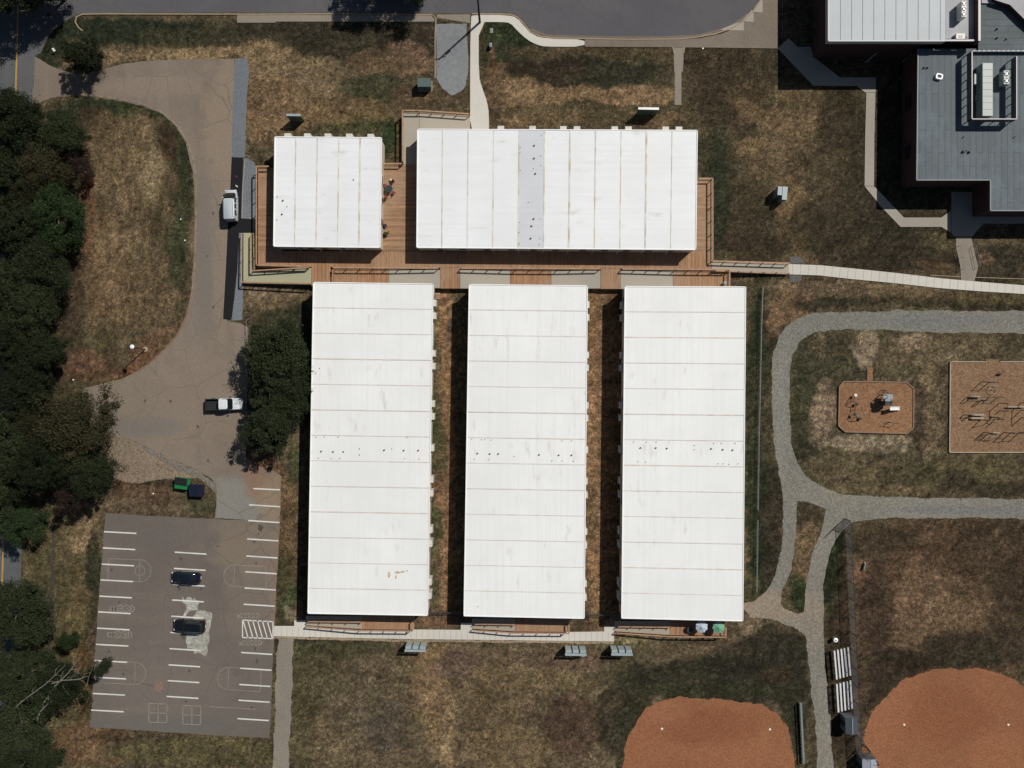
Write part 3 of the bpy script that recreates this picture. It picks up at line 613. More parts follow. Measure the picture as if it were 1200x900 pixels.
sheet('driveway_apron', [(512, 17), (551, 17), (551, 27), (512, 21)], .024, M['walkold'])
# old walk with drain flume in the north lawn
sheet('path', [(789, 55.5), (801, 55.5), (801, 70), (800, 84), (798.5, 84), (798.5, 123), (790.5, 123), (790.5, 84), (790, 84)], .04, M['walkold'], thick=.04)
sheet('kerb', [(787.5, 55.6), (789.3, 55.6), (791, 64), (789.8, 64)], .10, M['kerb'], thick=.1, mask=False)
sheet('kerb', [(800.5, 55.6), (802.5, 55.6), (801.8, 62), (800.6, 64)], .10, M['kerb'], thick=.1, mask=False)
DR = [(41, 66), (48, 70), (58, 77), (75, 83), (92, 87), (110, 85), (125, 80), (140, 76), (160, 73), (175, 71), (210, 70), (275, 68.5), (275, 110), (272, 184), (270, 260), (268, 330), (266, 376), (283, 379), (291, 384), (291, 430), (288, 480), (287, 535), (300, 546), (322, 552), (330, 558), (328, 612), (252, 607), (254, 578), (250, 562), (228, 549), (200, 538), (160, 518), (130, 508), (98, 492), (96, 456), (110, 453), (140, 446), (166, 432), (188, 414), (205, 396), (217, 372), (224, 340), (227, 300), (228, 230), (226, 200), (218, 168), (206, 148), (190, 134), (168, 124), (140, 118), (112, 114), (85, 112), (62, 114), (50, 119), (38, 122)]
sheet('driveway', DR, .024, M['drive'], amp=.5)
LOT = [(123.5, 601), (170, 604), (220, 607), (262, 608.5), (328, 611), (327, 640), (324, 690), (321, 745), (319, 800), (316, 865), (260, 862), (200, 858.5), (140, 854), (106, 852.5), (110, 790), (115, 710), (120, 650)]
sheet('parking_lot', LOT, .028, M['lot'], amp=.35)
# drive kerb (reddish clay band) along the left lawn
strip('kerb', spline([(112, 452.5), (142, 445), (168, 431), (190, 412), (207, 393), (219, 368), (226, 335), (229, 300), (230, 230), (228, 195), (219, 166), (206, 146), (189, 132), (168, 122.5), (140, 116), (112, 112.5), (85, 110.5), (66, 112)], 4, False), 1.6, .07, ground_mat('clay_stained_kerb', (.225, .175, .13), .25, 1.5, .4, blobs=[(200, 400, 60, 60, (.20, .10, .065), .9)]), 0, thick=.07)
sheet('fresh_asphalt_lane', [(271.5, 184.5), (285, 184.5), (283.3, 225), (282.5, 256.5), (300, 257), (300, 272.5), (280, 272.5), (278, 315), (275, 345), (271, 375), (261.5, 374), (264, 330), (267, 268), (270, 220)], .034, M['fresh'])
sheet('gravel_strip', [(275.3, 68.5), (289, 68.5), (292, 85), (289, 120), (287, 184), (286.8, 187), (271.3, 184), (273, 120)], .030, M['bluegravel'], amp=.3)
sheet('gravel_strip', [(286, 184), (298, 190), (302, 200), (302, 256), (283.3, 256), (284, 220)], .030, M['bluegravel'])
sheet('gravel_strip', [(280.3, 273), (285, 273), (285, 340), (284, 375), (271.5, 375.5), (275.3, 345), (278.4, 315)], .032, M['bluegravel'], mask=True)
strip('kerb', [(287, 186), (284.3, 225), (283.4, 255.5), (296, 256)], .7, .06, M['walkmid'], thick=.05, mask=False)
sheet('bare_dirt', [(131, 508), (160, 518), (200, 538), (228, 550), (246, 563), (215, 560), (180, 563), (150, 566), (128, 560), (125, 530)], .012, M['dirt'], amp=1.2, mask=False)
sheet('gravel_windrow', [(160, 519), (200, 539), (228, 551), (252, 566), (254, 580), (246, 570), (225, 557), (205, 550), (190, 540)], .028, ground_mat('loose_grey_gravel', (.15, .135, .115), .2, 2.5, .35, grain=.2), amp=1.3, mask=False)
# fringe walks
WS = [(321, 733.5), (345, 733.5), (345, 727), (358, 727), (358, 733.8), (480, 737.5), (540, 738), (540, 730), (553, 730), (553, 738), (600, 740), (668, 740.5), (708, 740), (708, 733.5), (719.5, 733.5), (719.5, 751.5), (600, 750), (470, 748.5), (321, 745.3)]
sheet('sidewalk', WS, .09, M['walk'], thick=.1)
j = MB()
for k in range(60):
    x = 330 + k * 6.6
    if x > 716: break
    yb = 745.5 + (x - 321) * .0148; yt = 734.5 + (x - 321) * .0165
    a, b = P(x, yt), P(x, yb); j.box(((a.x + b.x) / 2, (a.y + b.y) / 2, .093), (.05, (a - b).length - .06, .004))
j.build('expansion_joints', M['joint'], off=(0, 0, 0)).parent = None
tag(bpy.data.objects['expansion_joints'] if 'expansion_joints' in bpy.data.objects else C.objects[-1], kind='structure')
sheet('dirt_edge', [(321, 745.5), (470, 749), (600, 750.5), (719, 752), (719, 754.5), (600, 753), (470, 752), (321, 748)], .016, M['kerb'], amp=.5, mask=False)
sheet('gravel_path', [(326, 748), (344, 748), (343, 790), (340, 850), (337, 960), (319, 960), (321, 870), (323, 800)], .018, M['tangravel'], amp=1.0)
strip('sidewalk', [(924, 315.5), (960, 316.8), (1000, 321), (1050, 326), (1100, 331.8), (1150, 336), (1200, 339.5), (1290, 345)], [12, 12, 12.5, 12, 11.5, 11, 10, 10], .085, M['walk'], 1.25, thick=.1)
strip('kerb', [(1090, 322.5), (1126, 324.5)], .8, .06, M['kerb'], thick=.06); strip('kerb', [(1142, 325), (1260, 329)], .8, .06, M['kerb'], thick=.06)
sheet('gravel_apron', [(924, 300), (936, 301), (943, 308), (925, 309)], .02, M['apron'], amp=.6); sheet('gravel_apron', [(925, 322), (940, 323), (938, 330), (926, 331)], .02, M['apron'], amp=.6)
# school walks
sheet('sidewalk', [(911.5, 57), (924, 45), (935, 55.5), (950, 55), (953.5, 67), (984, 91), (1026, 91), (1026, 108.5), (1013.5, 108.5), (1004, 101), (953, 100.5)], .085, M['walkmid'], thick=.1)
strip('sidewalk', [(1020.3, 109), (1019, 160), (1018.4, 218)], [10.5, 10.8, 11], .084, M['walkmid'], 1.5, thick=.1)
sheet('sidewalk', [(1013, 218.5), (1024, 218.5), (1045, 240), (1059, 255), (1103, 255), (1114, 247), (1114.5, 273), (1103, 266), (1055, 266), (1033, 243)], .084, M['walkmid'], thick=.1)
sheet('sidewalk', [(1114.8, 225), (1150, 225), (1240, 250), (1240, 262), (1152, 262), (1139, 277), (1118, 277), (1114.8, 273)], .086, M['walkmid'], thick=.1)
sheet('entry_path', [(1120, 277.5), (1138, 277.5), (1140, 288), (1146, 313), (1141.5, 330), (1126, 329), (1125, 312), (1122, 298), (1120, 290)], .075, M['walkold'], thick=.1)
# gravel loop
OUT = [(1330, 366), (1200, 364.5), (1150, 365), (1110, 363.5), (1060, 364), (1000, 365), (970, 366), (945, 369), (927, 377), (913, 393), (906, 412), (904.5, 450), (905, 500), (910, 540), (916, 566), (917.5, 605), (916, 645), (909, 672), (899, 692), (885, 703), (872, 706), (871, 714), (880, 722), (905, 726), (930, 735), (943, 745), (948, 775), (952, 820), (957, 870), (960, 960), (978, 960), (977, 900), (974, 850), (968, 790), (965, 740), (964.5, 690), (968, 665), (976, 640), (985, 622), (998, 612), (1025, 608), (1080, 607), (1140, 607), (1200, 608), (1330, 609), (1330, 588), (1200, 585), (1140, 584), (1060, 583), (1010, 581), (985, 578.5), (963, 571), (945, 558), (934, 544), (928, 520), (925, 480), (925, 440), (929, 415), (938, 400), (956, 389), (975, 386), (1010, 386), (1060, 388), (1110, 390), (1160, 390.5), (1200, 390), (1330, 391)]
HOLE = rough([(934, 586), (948, 589), (968, 597), (963, 620), (952, 650), (945, 678), (943, 700), (942, 716), (934, 719), (920, 714), (914, 708), (917, 690), (926, 672), (931, 650), (933, 615)], .7, seed=4)
sheet('gravel_road', OUT, .018, M['greygravel'], amp=.95, holes=[HOLE])
sheet('bare_dirt', rough([(934, 640), (950, 640), (946, 678), (936, 690), (925, 690), (928, 672)], .6), .021, M['dirt'], mask=False) if False else None
# ball fields
def arc(cx, cy, r, a0, a1, n=40): return [(cx + r * math.cos(R(a0 + (a1 - a0) * k / n)), cy + r * math.sin(R(a0 + (a1 - a0) * k / n))) for k in range(n + 1)]
CL1 = [(730, 990), (729, 905), (734, 870), (742, 850), (755, 832), (770, 822), (790, 818), (815, 818), (845, 819), (872, 822), (895, 828), (910, 836), (921, 850), (928, 868), (931, 890), (933, 990)]
sheet('infield_clay', CL1, .014, M['clay'], amp=1.5)
CL2 = [(1013, 990), (1011, 880), (1014, 850), (1022, 834), (1040, 813), (1060, 797), (1085, 786), (1110, 782.5), (1145, 784), (1175, 790), (1200, 804), (1260, 850), (1290, 990)]
sheet('infield_clay', CL2, .014, M['clay'], amp=1.5)
# playground pads with raised edging
PA = [(988, 447), (1061, 448), (1070, 455), (1069.5, 501), (1062, 508), (990, 506), (982, 499), (983, 453)]
PBp = [(1113, 424), (1300, 424), (1300, 530), (1112, 530)]
sheet('playground_surface', PA, .16, M['mulch'])
sheet('playground_surface', [(1016, 430), (1022.5, 430), (1022.5, 446.5), (1016, 446.5)], .10, M['mulch'], thick=.1)
sheet('playground_surface', PBp, .13, M['mulch2'])
sheet('playground_surface', [(1155, 421), (1170, 421), (1170, 424), (1155, 424)], .125, M['mulch2'])
e1 = MB(); pts = [P(x, y) for x, y in PA]
for k in range(len(pts)):
    a, b = pts[k], pts[(k + 1) % len(pts)]; e1.bar((a.x, a.y, .14), (b.x, b.y, .14), .16, .28)
tag(e1.build('playground_edging', M['edging'], off=(*P(1026, 478).xy, 0)), 'low raised border around the small chamfered orange playground pad', 'edging')
e2 = MB()
for a, b in (((1113, 424), (1155, 424)), ((1171, 424), (1300, 424)), ((1113, 424), (1112, 530)), ((1112, 530), (1300, 530)), ((1300, 424), (1300, 530))):
    a, b = P(*a), P(*b); e2.bar((a.x, a.y, .12), (b.x, b.y, .12), .17, .24)
tag(e2.build('playground_edging', M['edging_tan'], off=(*P(1206, 477).xy, 0)), 'pale timber border around the large square playground pad at the right edge', 'edging')
# dirt track at lower left
sheet('dirt_track', [(60, 612), (65, 612), (64, 700), (60, 760), (56, 820), (54, 960), (49, 960), (51, 820), (56, 750), (59, 690)], .01, ground_mat('dark_track', (.055, .045, .036), .2, 3, .3), amp=.8, mask=False)

# ------------------------------------------------------------------ markings
def lines(name, segs, w, m, z=.034, kind='structure'):
    mb = MB()
    for a, b in segs:
        a, b = P(*a), P(*b); d = (b - a); d.normalize(); n = Vector((-d.y, d.x, 0)) * w / 2
        mb.face([Vector((q.x, q.y, z)) for q in (a - n, b - n, b + n, a + n)])
    o = mb.build(name, m, off=(0, 0, 0))
    for p in o.data.polygons:
        if p.normal.z < 0: p.flip()
    return tag(o, kind=kind)
lines('yellow_centre_line', [((21, -60), (20.8, 24)), ((20.8, 24), (17, 160)), ((17, 160), (10, 400)), ((10, 400), (3.4, 655)), ((3.4, 655), (0, 760))], .26, M['yellow_paint'], .022)
lines('road_edge_line', [((40, -40), (39, 110)), ((34, 300), (25, 640)), ((25, 640), (24, 700))], .12, M['mid_paint'], .022) if False else None
sg = []
for y in (623, 642, 661, 679.5, 698.5, 717, 736, 755, 774, 793.5, 812.5, 832): x = 122 - 15 * (y - 623) / 209; sg.append(((x, y), (x + 38, y + 2)))
for y in (647, 666, 684.5, 703, 722, 741, 760, 779, 797.5, 816): x = 205 - 9.4 * (y - 647) / 169; sg.append(((x, y), (x + 37, y + 2.3)))
for y in (591.5, 610, 631.5, 651.5, 670, 689, 708, 764.5, 783, 802, 820.5, 842): x = 292 - 13.5 * (y - 591) / 250; sg.append(((x, y), (x + 36.5, y + 2.3)))
sg.append(((297, 572.5), (328, 574)))
lines('parking_lines', sg, .21, M['white_paint'], .036)
hs = [((284.3, 726.5), (284.3, 747)), ((284.3, 726.5), (320, 728.5)), ((284.3, 747), (320, 748.3)), ((320, 728.5), (320, 748.3))]
for k in range(6): x = 285 + k * 5.6; hs.append(((x, 727), (min(x + 6, 320), 748)))
lines('hatched_no_parking_marks', hs, .17, M['white_paint'], .036)
def arcseg(cx, cy, r, a0, a1, n=12): p = arc(cx, cy, r, a0, a1, n); return [(p[k], p[k + 1]) for k in range(n)]
cs = [((127.4, 654.5), (164, 656)), ((126.5, 680), (164, 681.5)), ((127.4, 654.5), (126.5, 680)), ((164, 656), (163.5, 681.5)), ((312, 663), (312, 689)), ((275, 662), (312, 664)), ((274, 687), (312, 689)), ((275, 662), (274, 687)),
      ((158.5, 776), (158, 802)), ((120, 800), (158, 802)), ((125, 774), (158.5, 776)), ((268, 782), (267, 808)), ((268, 782), (306, 784)), ((267, 808), (305, 810.5)), ((306, 784), (305, 810.5)), ((246, 828), (300, 831))]
cs += arcseg(164, 668.7, 13, -90, 90) + arcseg(275, 674.5, 12.7, 90, 270) + arcseg(158, 789, 13, -90, 90) + arcseg(268, 795, 13, 90, 270) + arcseg(164, 668.7, 6, 0, 360)
lines('court_lines', cs, .08, M['mid_paint'], .032)
fs = []
for x, y, w, h in ((174.6, 824.2, 21.2, 22), (214.5, 826.6, 21, 22)):
    fs += [((x, y), (x + w, y + .8)), ((x, y + h), (x + w, y + h + .6)), ((x, y), (x - .2, y + h)), ((x + w, y + .8), (x + w - .2, y + h + .6)), ((x, y + h / 2), (x + w, y + h / 2 + .6)), ((x + w / 2, y), (x + w / 2, y + h))]
lines('four_square_courts', fs, .11, M['mid_paint'], .033)
hp = []
def cellbox(x, y, w, h): return [((x, y), (x + w, y)), ((x, y + h), (x + w, y + h)), ((x, y), (x, y + h)), ((x + w, y), (x + w, y + h))]
for (x, y) in ((129, 709), (126, 739.5)):
    for k in range(3): hp += cellbox(x + k * 3.3, y + 2, 3, 4.4)
    for k in range(2): hp += cellbox(x + 10.2 + k * 8, y + 0, 4, 3.6) + cellbox(x + 10.2 + k * 8, y + 4.4, 4, 3.6)
    hp += cellbox(x + 14.8, y + 2.2, 3, 4) + arcseg(x + 24.5, y + 4.2, 4, -90, 90, 8) + [((x + 24.5, y + .2), (x + 24.5, y + 8.2))]
for (x, y) in ((281, 719), (284, 751)):
    for k in range(5): hp += cellbox(x + k * 4.6, y + (k % 2) * .3, 4, 4.2)
    hp += [((x - 4, y + 4.5), (x, y)), ((x - 4, y + 4.5), (x, y + 4.5))]
lines('hopscotch_marks', hp, .14, M['mid_paint'], .035)
CS1 = [(214, 697), (216, 703), (219, 702), (219, 700), (223, 699.5), (226, 703), (228, 700), (229, 703), (234, 704), (232.5, 710), (232, 715.5), (222, 716), (219, 720), (216, 724), (214, 724), (217, 718), (219, 713), (218, 708), (214, 706)]
CS2 = [(226, 722), (231, 716.5), (238, 715.5), (246, 717.5), (249, 719), (247, 735), (245.5, 752), (243, 756), (243, 762), (241, 769), (236, 766), (232, 764), (229, 766), (225, 760), (219.5, 760), (219, 745), (223, 735)]
sheet('white_cement_stain', CS1, .031, M['cement'], amp=.5, mask=False); sheet('white_cement_stain', CS2, .031, M['cement'], amp=.9, mask=False)
sheet('rust_clay_stain', [(181, 802), (186, 797), (190, 800), (193, 794), (190, 806), (188, 812), (183, 809), (179, 808)], .0315, ground_mat('pinkish_spill', (.19, .12, .09), .25, 3, .3), amp=1.2, mask=False)
sheet('painted_access_mark', [(275, 205), (278, 206.5), (278.6, 208), (276, 207)], .039, flat('faded_red_mark', (.16, .03, .04)), mask=False)
sheet('painted_access_mark', [(275.6, 216.5), (278.6, 218), (279, 219.5), (276.8, 218.6)], .039, M['white_paint'], mask=False)

om = MB(); rs = random.Random(5)
for (x, y, r_) in ((305, 619, .5), (298, 635, .28), (303, 626, .2), (299, 760, .2), (268, 479, .35), (244, 540, .2), (232, 500, .25), (140, 706, .18), (212, 655, .25), (210, 690, .35), (236, 690, .2), (215, 747, .3), (150, 645, .25), (145, 790, .3), (300, 660, .25), (301, 775, .3), (295, 829, .2), (222, 786, .3), (218, 822, .2), (180, 720, .2), (255, 640, .2), (131, 668, .3), (128, 763, .25), (250, 250, .25), (243, 300, .2), (250, 360, .2), (200, 470, .25), (170, 470, .2)):
    c = P(x, y); n = 11; el = rs.uniform(.7, 1.6); pts = [(c.x + r_ * rs.uniform(.6, 1.1) * math.cos(k * 6.283 / n), c.y + r_ * el * rs.uniform(.6, 1.1) * math.sin(k * 6.283 / n), .0325) for k in range(n)]
    om.face(pts)
o_ = om.build('oil_stains', ground_mat('oil_stained_asphalt', (.088, .078, .068), .2, 4, .25), off=(0, 0, 0)); tag(o_, kind='structure')
for p_ in o_.data.polygons:
    if p_.normal.z < 0: p_.flip()
# ------------------------------------------------------------------ portable classroom blocks
HR = 4.2
def lerp2(q, s, t):
    a = q[0] + (q[1] - q[0]) * s; b = q[3] + (q[2] - q[3]) * s; return a + (b - a) * t
UNIT = {}
def ac_unit(parent, p, ang, off, dp=.50, zt=3.2):
    """wall hung cabinet, outward direction ang"""
    d = Vector((math.cos(ang), math.sin(ang), 0)); c = Vector((p.x, p.y, 0)) + d * (dp / 2 + .01)
    mb = MB(); mb.box((c.x, c.y, 1.0 + (zt - 1.0) / 2), (dp, .95, zt - 1.0), ang, 0); mb.box((c.x, c.y, zt + .02), (dp + .04, 1.0, .04), ang, 0)
    o = mb.build('air_conditioner', [M['ac']], parent, off)
    g = MB(); g.box((c.x + d.x * (dp / 2 + .005), c.y + d.y * (dp / 2 + .005), 1.6), (.03, .78, .8), ang)
    g.build('grille', M['acdark'], o, off)
def portable(label, cor, sect, along, vented, group='white roofed portable classroom blocks', acs=(), ac_ang=0.0, vents=(), doors=(), door_side=None, winsides=(), stains=(), seamcol=None, pipes=()):
    q = [P(x, y, HR) for x, y in cor]           # TL TR BR BL
    ctr = sum(q, Vector()) / 4; off = Vector((ctr.x, ctr.y, 0))
    t = thing('portable_classroom', label, 'building', off, group=group)
    inset = lambda k, z: [Vector((v.x + (off.x - v.x) * k, v.y + (off.y - v.y) * k, z)) for v in q]
    def ins(d, z):
        out = []
        for v in q:
            e = Vector((d if v.x < off.x else -d, d if v.y < off.y else -d, 0)); w_ = v + e; w_.z = z; out.append(w_)
        return out
    w = MB(); w.prism(ins(.16, 3.98)[::-1], .62); w.build('wall', M['siding'], t, off)
    k = MB(); k.prism(ins(.22, .62)[::-1], -.02); k.build('skirting', M['skirt'], t, off)
    # roof: a separate slightly cambered strip per classroom unit, taped seams between
    r = MB(); ns = along == 'ns'; n = sect
    main = M['roof_ns'] if ns else M['roof_ew']
    def pt(a, b, z): v = lerp2(q, b, a) if ns else lerp2(q, a, b); return Vector((v.x, v.y, z))
    for i in range(n):
        a0, a1 = i / n, (i + 1) / n; mi = 3 if i == vented and not ns else 0; rz = HR + ((i * 37) % 5) * .006
        top = [pt(a0, 0, rz), pt(a1, 0, rz), pt(a1, 1, rz), pt(a0, 1, rz)]
        r.prism(top, HR - .24, mi, 0)
    rr = random.Random(int(cor[0][0]))
    for i in range(1, n):
        a = i / n; L = (pt(a, 1, 0) - pt(a, 0, 0)).length; W = (pt(1, .5, 0) - pt(0, .5, 0)).length
        sw = rr.choice((.05, .055, .06, .075)) / W if ns else rr.choice((.07, .08, .12)) / W
        prev = None; m_ = 22
        for j_ in range(m_ + 1):
            b_ = j_ / m_; wv = sw * rr.uniform(.75, 1.3)
            cur = (pt(a - wv, b_, HR + .045), pt(a + wv, b_, HR + .045))
            if prev: r.face([prev[0], prev[1], cur[1], cur[0]], 1)
            prev = cur
    for a, b in ((0, 1), (1, 2), (2, 3), (3, 0)):
        va, vb = q[a], q[b]; d = (vb - va).normalized(); nrm = Vector((-d.y, d.x, 0)); nrm = nrm if nrm.dot(ctr - va) > 0 else -nrm
        r.bar((va + nrm * .055 + Vector((0, 0, -.04)) - d * 0), (vb + nrm * .055 + Vector((0, 0, -.04))), .13, .23, 2)
    for (sx, sy, sw_, sh_) in stains:
        c = P(sx, sy, HR + .05); pts = [(c.x + math.cos(u * .7) * sw_ * rr.uniform(.5, 1.1), c.y + math.sin(u * .7) * sh_ * rr.uniform(.5, 1.1)) for u in range(9)]
        for u in range(9): r.face([(c.x, c.y, HR + .052), (*pts[u], HR + .052), (*pts[(u + 1) % 9], HR + .052)], 4)
    ro = r.build('roof', [main, M['seam_pale'] if ns else M['seam'], M['trim'], M['roof_vented'], M['rust']], t, off)
    for (x, y, rad) in vents:
        v = MB(); c = P(x, y, HR + .3); v.lathe((c.x, c.y, HR - .05), ((rad * 1.3, .0), (rad * 1.3, .08), (rad, .12), (rad, .20), (rad * 1.2, .21), (rad * 1.2, .24)), 10)
        v.build('roof_vent', M['pipe'], t, off)
    for (x, y) in acs:
        # acs given as the pixel at the wall, h~3.3
        p = P(x, y, 3.3); e = q
        if abs(math.cos(ac_ang)) > .5:
            edge = (q[1], q[2]) if math.cos(ac_ang) > 0 else (q[0], q[3]); f = (p.y - edge[0].y) / (edge[1].y - edge[0].y); w_ = edge[0].lerp(edge[1], f); p = Vector((w_.x - math.cos(ac_ang) * .15, p.y, 0))
        else:
            edge = (q[0], q[1]); f = (p.x - edge[0].x) / (edge[1].x - edge[0].x); w_ = edge[0].lerp(edge[1], f); p = Vector((p.x, w_.y - .15, 0))
        ac_unit(t, p, ac_ang, off, *((.80, 3.7) if abs(math.cos(ac_ang)) < .5 else (.50, 3.3)))
    # doors and windows on walls
    def onwall(side, f):
        i = ins(.16, 0); a, b = {'N': (i[0], i[1]), 'E': (i[1], i[2]), 'S': (i[3], i[2]), 'W': (i[0], i[3])}[side]
        o_ = {'N': (0, 1), 'E': (1, 0), 'S': (0, -1), 'W': (-1, 0)}[side]; return a.lerp(b, f), Vector((*o_, 0)), (b - a).normalized()
    for side, f in doors:
        p, o_, d_ = onwall(side, f); rz = math.atan2(d_.y, d_.x); c = p + o_ * .02
        db = MB(); db.box((c.x, c.y, 2.13), (.95, .06, 2.05), rz); dd = db.build('door', M['door'], t, off)
        hb = MB(); h_ = c + o_ * .06 + d_ * .38; hb.box((h_.x, h_.y, 2.1), (.06, .06, .12), rz); hb.build('handle', M['galv'], dd, off)
    for side, f in winsides:
        p, o_, d_ = onwall(side, f); rz = math.atan2(d_.y, d_.x); c = p + o_ * .01
        wb = MB(); wb.box((c.x, c.y, 2.45), (1.3, .06, 1.15), rz); wo = wb.build('window', M['trim'], t, off)
        gb = MB(); c2 = c + o_ * .025; gb.box((c2.x, c2.y, 2.45), (1.16, .03, 1.0), rz); gb.build('pane', M['glass'], wo, off)
    for side, f in pipes:
        p, o_, d_ = onwall(side, f); c = p + o_ * .12; pb = MB(); pb.tube([(c.x, c.y, 3.9), (c.x, c.y, 1.25), (c.x + o_.x * .25, c.y + o_.y * .25, 1.15)], .045, 6); pb.build('downspout', M['trim'], t, off)
    return t
yS = lambda l, dy=0: [y + dy for y in l]
Y13 = [357, 372, 416, 431, 475, 490, 527, 564, 580, 623, 639, 684, 700]
def southrow(xt, xb, ys): return [(xt + (xb - xt) * (y - 333) / 390, y) for y in ys]
secs = [i / 13 + .5 / 13 for i in range(13)]
B1 = portable('long white roofed classroom block nearest the parking lot, rusty stain low on its roof', [(367, 330.5), (508, 332.5), (501.5, 721.5), (360.5, 719)], 13, 'ns', 6, acs=southrow(507, 501, yS(Y13, -2)), ac_ang=0.0,
    vents=[(376, 529, .09), (390, 529.5, .09), (402, 529.5, .08), (450, 527.5, .09), (473, 528, .09), (490, 528, .09), (373, 537, .04), (388, 537.5, .04), (398, 537, .04), (421, 526, .05), (421, 533, .05), (459, 526, .04), (474, 537.5, .04), (491, 538, .04), (370, 512, .04), (380, 512, .04), (396, 512, .04), (477, 512.5, .04)],
    doors=[('S', .55), ('S', .82), ('N', .3), ('N', .62)], winsides=[('E', f) for f in secs[::2]] + [('S', .3)], stains=[(466, 671, .5, .3), (472, 670, .45, .18), (456, 674, .25, .5), (477, 669, .2, .12), (464, 676, .15, .5)])
B2 = portable('long white roofed classroom block in the middle of the three side by side', [(549.5, 333), (688.8, 334.5), (685, 725), (543.3, 722)], 13, 'ns', 6, acs=southrow(689, 685, Y13), ac_ang=0.0,
    vents=[(559.5, 531.5, .09), (574, 532, .09), (584, 532, .09), (632, 533, .09), (655, 533.5, .09), (670, 533.5, .09), (553, 514.5, .04), (564, 515, .04), (568, 515, .04), (576, 515.5, .04), (603, 535, .04), (659, 516.5, .04), (670, 516.5, .04), (556, 538, .04), (573, 538.5, .04), (647, 540, .04), (659, 540, .04), (672, 540.5, .04)],
    doors=[('S', .55), ('S', .82), ('N', .3), ('N', .62)], winsides=[('E', f) for f in secs[::2]] + [('S', .3)], stains=[(560, 711, .12, .16)])
B3 = portable('long white roofed classroom block farthest from the parking lot, above the two patio umbrellas', [(732, 335.3), (874.2, 335.8), (870.8, 728), (728, 724.7)], 13, 'ns', 6, acs=southrow(727, 724, Y13), ac_ang=math.pi,
    vents=[(751, 525, .09), (769, 525, .09), (782, 525.5, .09), (834, 526, .09), (847.5, 527, .09), (859, 527.5, .09), (743, 518, .04), (758, 518, .04), (769.5, 518, .04), (814, 522, .04), (814, 527, .04), (837, 519.5, .04), (846, 519.5, .04), (862, 519.5, .04), (748, 541, .04), (757, 541.5, .04), (842, 543.5, .04), (848, 543.5, .04), (855, 544, .04), (865.5, 543.5, .04)],
    doors=[('S', .5), ('S', .78), ('N', .3), ('N', .62)], winsides=[('W', f) for f in secs[::2]] + [('S', .3)])
N1 = portable('small square white roofed classroom block beside the parked silver van', [(321.8, 160), (447.5, 161), (445.8, 290.5), (320.3, 289)], 5, 'ew', -1, acs=[(x, 159) for x in (338, 361, 385, 410, 435)], ac_ang=math.pi / 2,
    vents=[(331, 234.5, .09), (330, 250.5, .09), (324.5, 230, .04), (336, 241.5, .04), (324, 257, .04), (414, 210, .06)], doors=[('S', .2), ('S', .45), ('S', .8), ('E', .75)], winsides=[('E', .35), ('E', .55), ('W', .5), ('S', .32), ('S', .62)], pipes=[('S', f) for f in (.2, .4, .6, .8)])
N2 = portable('wide white roofed classroom block with one greyish vented roof section', [(489, 151), (817.5, 152.5), (815.7, 293), (488, 290.5)], 11, 'ew', 4, acs=[(x, 151) for x in (587, 624, 660, 676, 720, 736, 779.5, 795)], ac_ang=math.pi / 2,
    vents=[(626, 170, .10), (626, 185, .10), (627.5, 203, .10), (625.5, 256, .10), (623, 264.5, .10), (622, 279, .10)] + [(x, y, .035) for x, y in ((610, 172), (609.5, 178), (610, 199), (634.5, 158), (634, 182), (634, 193), (625.5, 197), (619.5, 236.5), (609, 260), (608.5, 272), (609, 285), (633, 256), (633, 279), (632, 286))],
    doors=[('S', f) for f in (.08, .25, .42, .6, .76, .92)], winsides=[('S', f) for f in (.16, .34, .5, .68, .84)], pipes=[('S', i / 11) for i in range(1, 11)])

# ------------------------------------------------------------------ timber decks, ramps and railings
def piece(parent, name, pts, hs, m, off, th=.24):
    hs = hs if isinstance(hs, (list, tuple)) else [hs] * len(pts)
    top = [P(x, y, h) for (x, y), h in zip(pts, hs)]
    a = sum((top[i].x * top[(i + 1) % len(top)].y - top[(i + 1) % len(top)].x * top[i].y) for i in range(len(top)))
    if a < 0: top = top[::-1]
    PAVED.append((pts, []))
    mb = MB(); mb.prism(top, -.02, 0, bottom=False); return mb.build(name, m, parent, off)
POST = {}
def railing(parent, pts, hs, off, hgt=1.02, gap=2.1):
    hs = hs if isinstance(hs, (list, tuple)) else [hs] * len(pts)
    V = [P(x, y, h) for (x, y), h in zip(pts, hs)]; up = Vector((0, 0, 1)); mb = MB(); spots = []
    for i in range(len(V) - 1):
        a, b = V[i], V[i + 1]; n = max(1, round((b - a).length / gap))
        for k in range(n + 1):
            if k == 0 and i > 0: continue
            spots.append(a.lerp(b, k / n))
        mb.bar(a + up * (hgt + .02), b + up * (hgt + .02), .19, .05)
        mb.bar(a + up * .12, b + up * .12, .045, .09)
        mb.bar(a + up * (hgt - .09), b + up * (hgt - .09), .05, .14)
    ro = mb.build('railing', M['railwood'], parent, off)
    for s in spots:
        pb = MB(); pb.box((0, 0, (hgt - .02 - .2) / 2), (.10, .10, hgt - .02 + .2))
        if 'p' not in POST: POST['p'] = pb.build('post', M['railwood'], ro); o = POST['p']
        else: o = POST['p'].copy(); C.objects.link(o); o.parent = ro
        o.location = s - off
    return ro
D = 1.1; LW = .85
off = Vector((*P(560, 305).xy, 0))
dk = thing('wooden_deck', 'large reddish timber deck with pale ramps around the two northern classroom blocks', 'deck', off)
piece(dk, 'deck_boards', [(302, 197), (331, 197), (331, 294), (302, 294)], D, M['deck_ew'], off)
piece(dk, 'deck_boards', [(302, 294), (834, 295.5), (834, 315), (302, 312.5)], D - .003, M['deck_ns'], off)
piece(dk, 'deck_boards', [(448, 193), (492, 193), (492, 293.9), (448, 293.9)], D, M['deck_ew'], off)
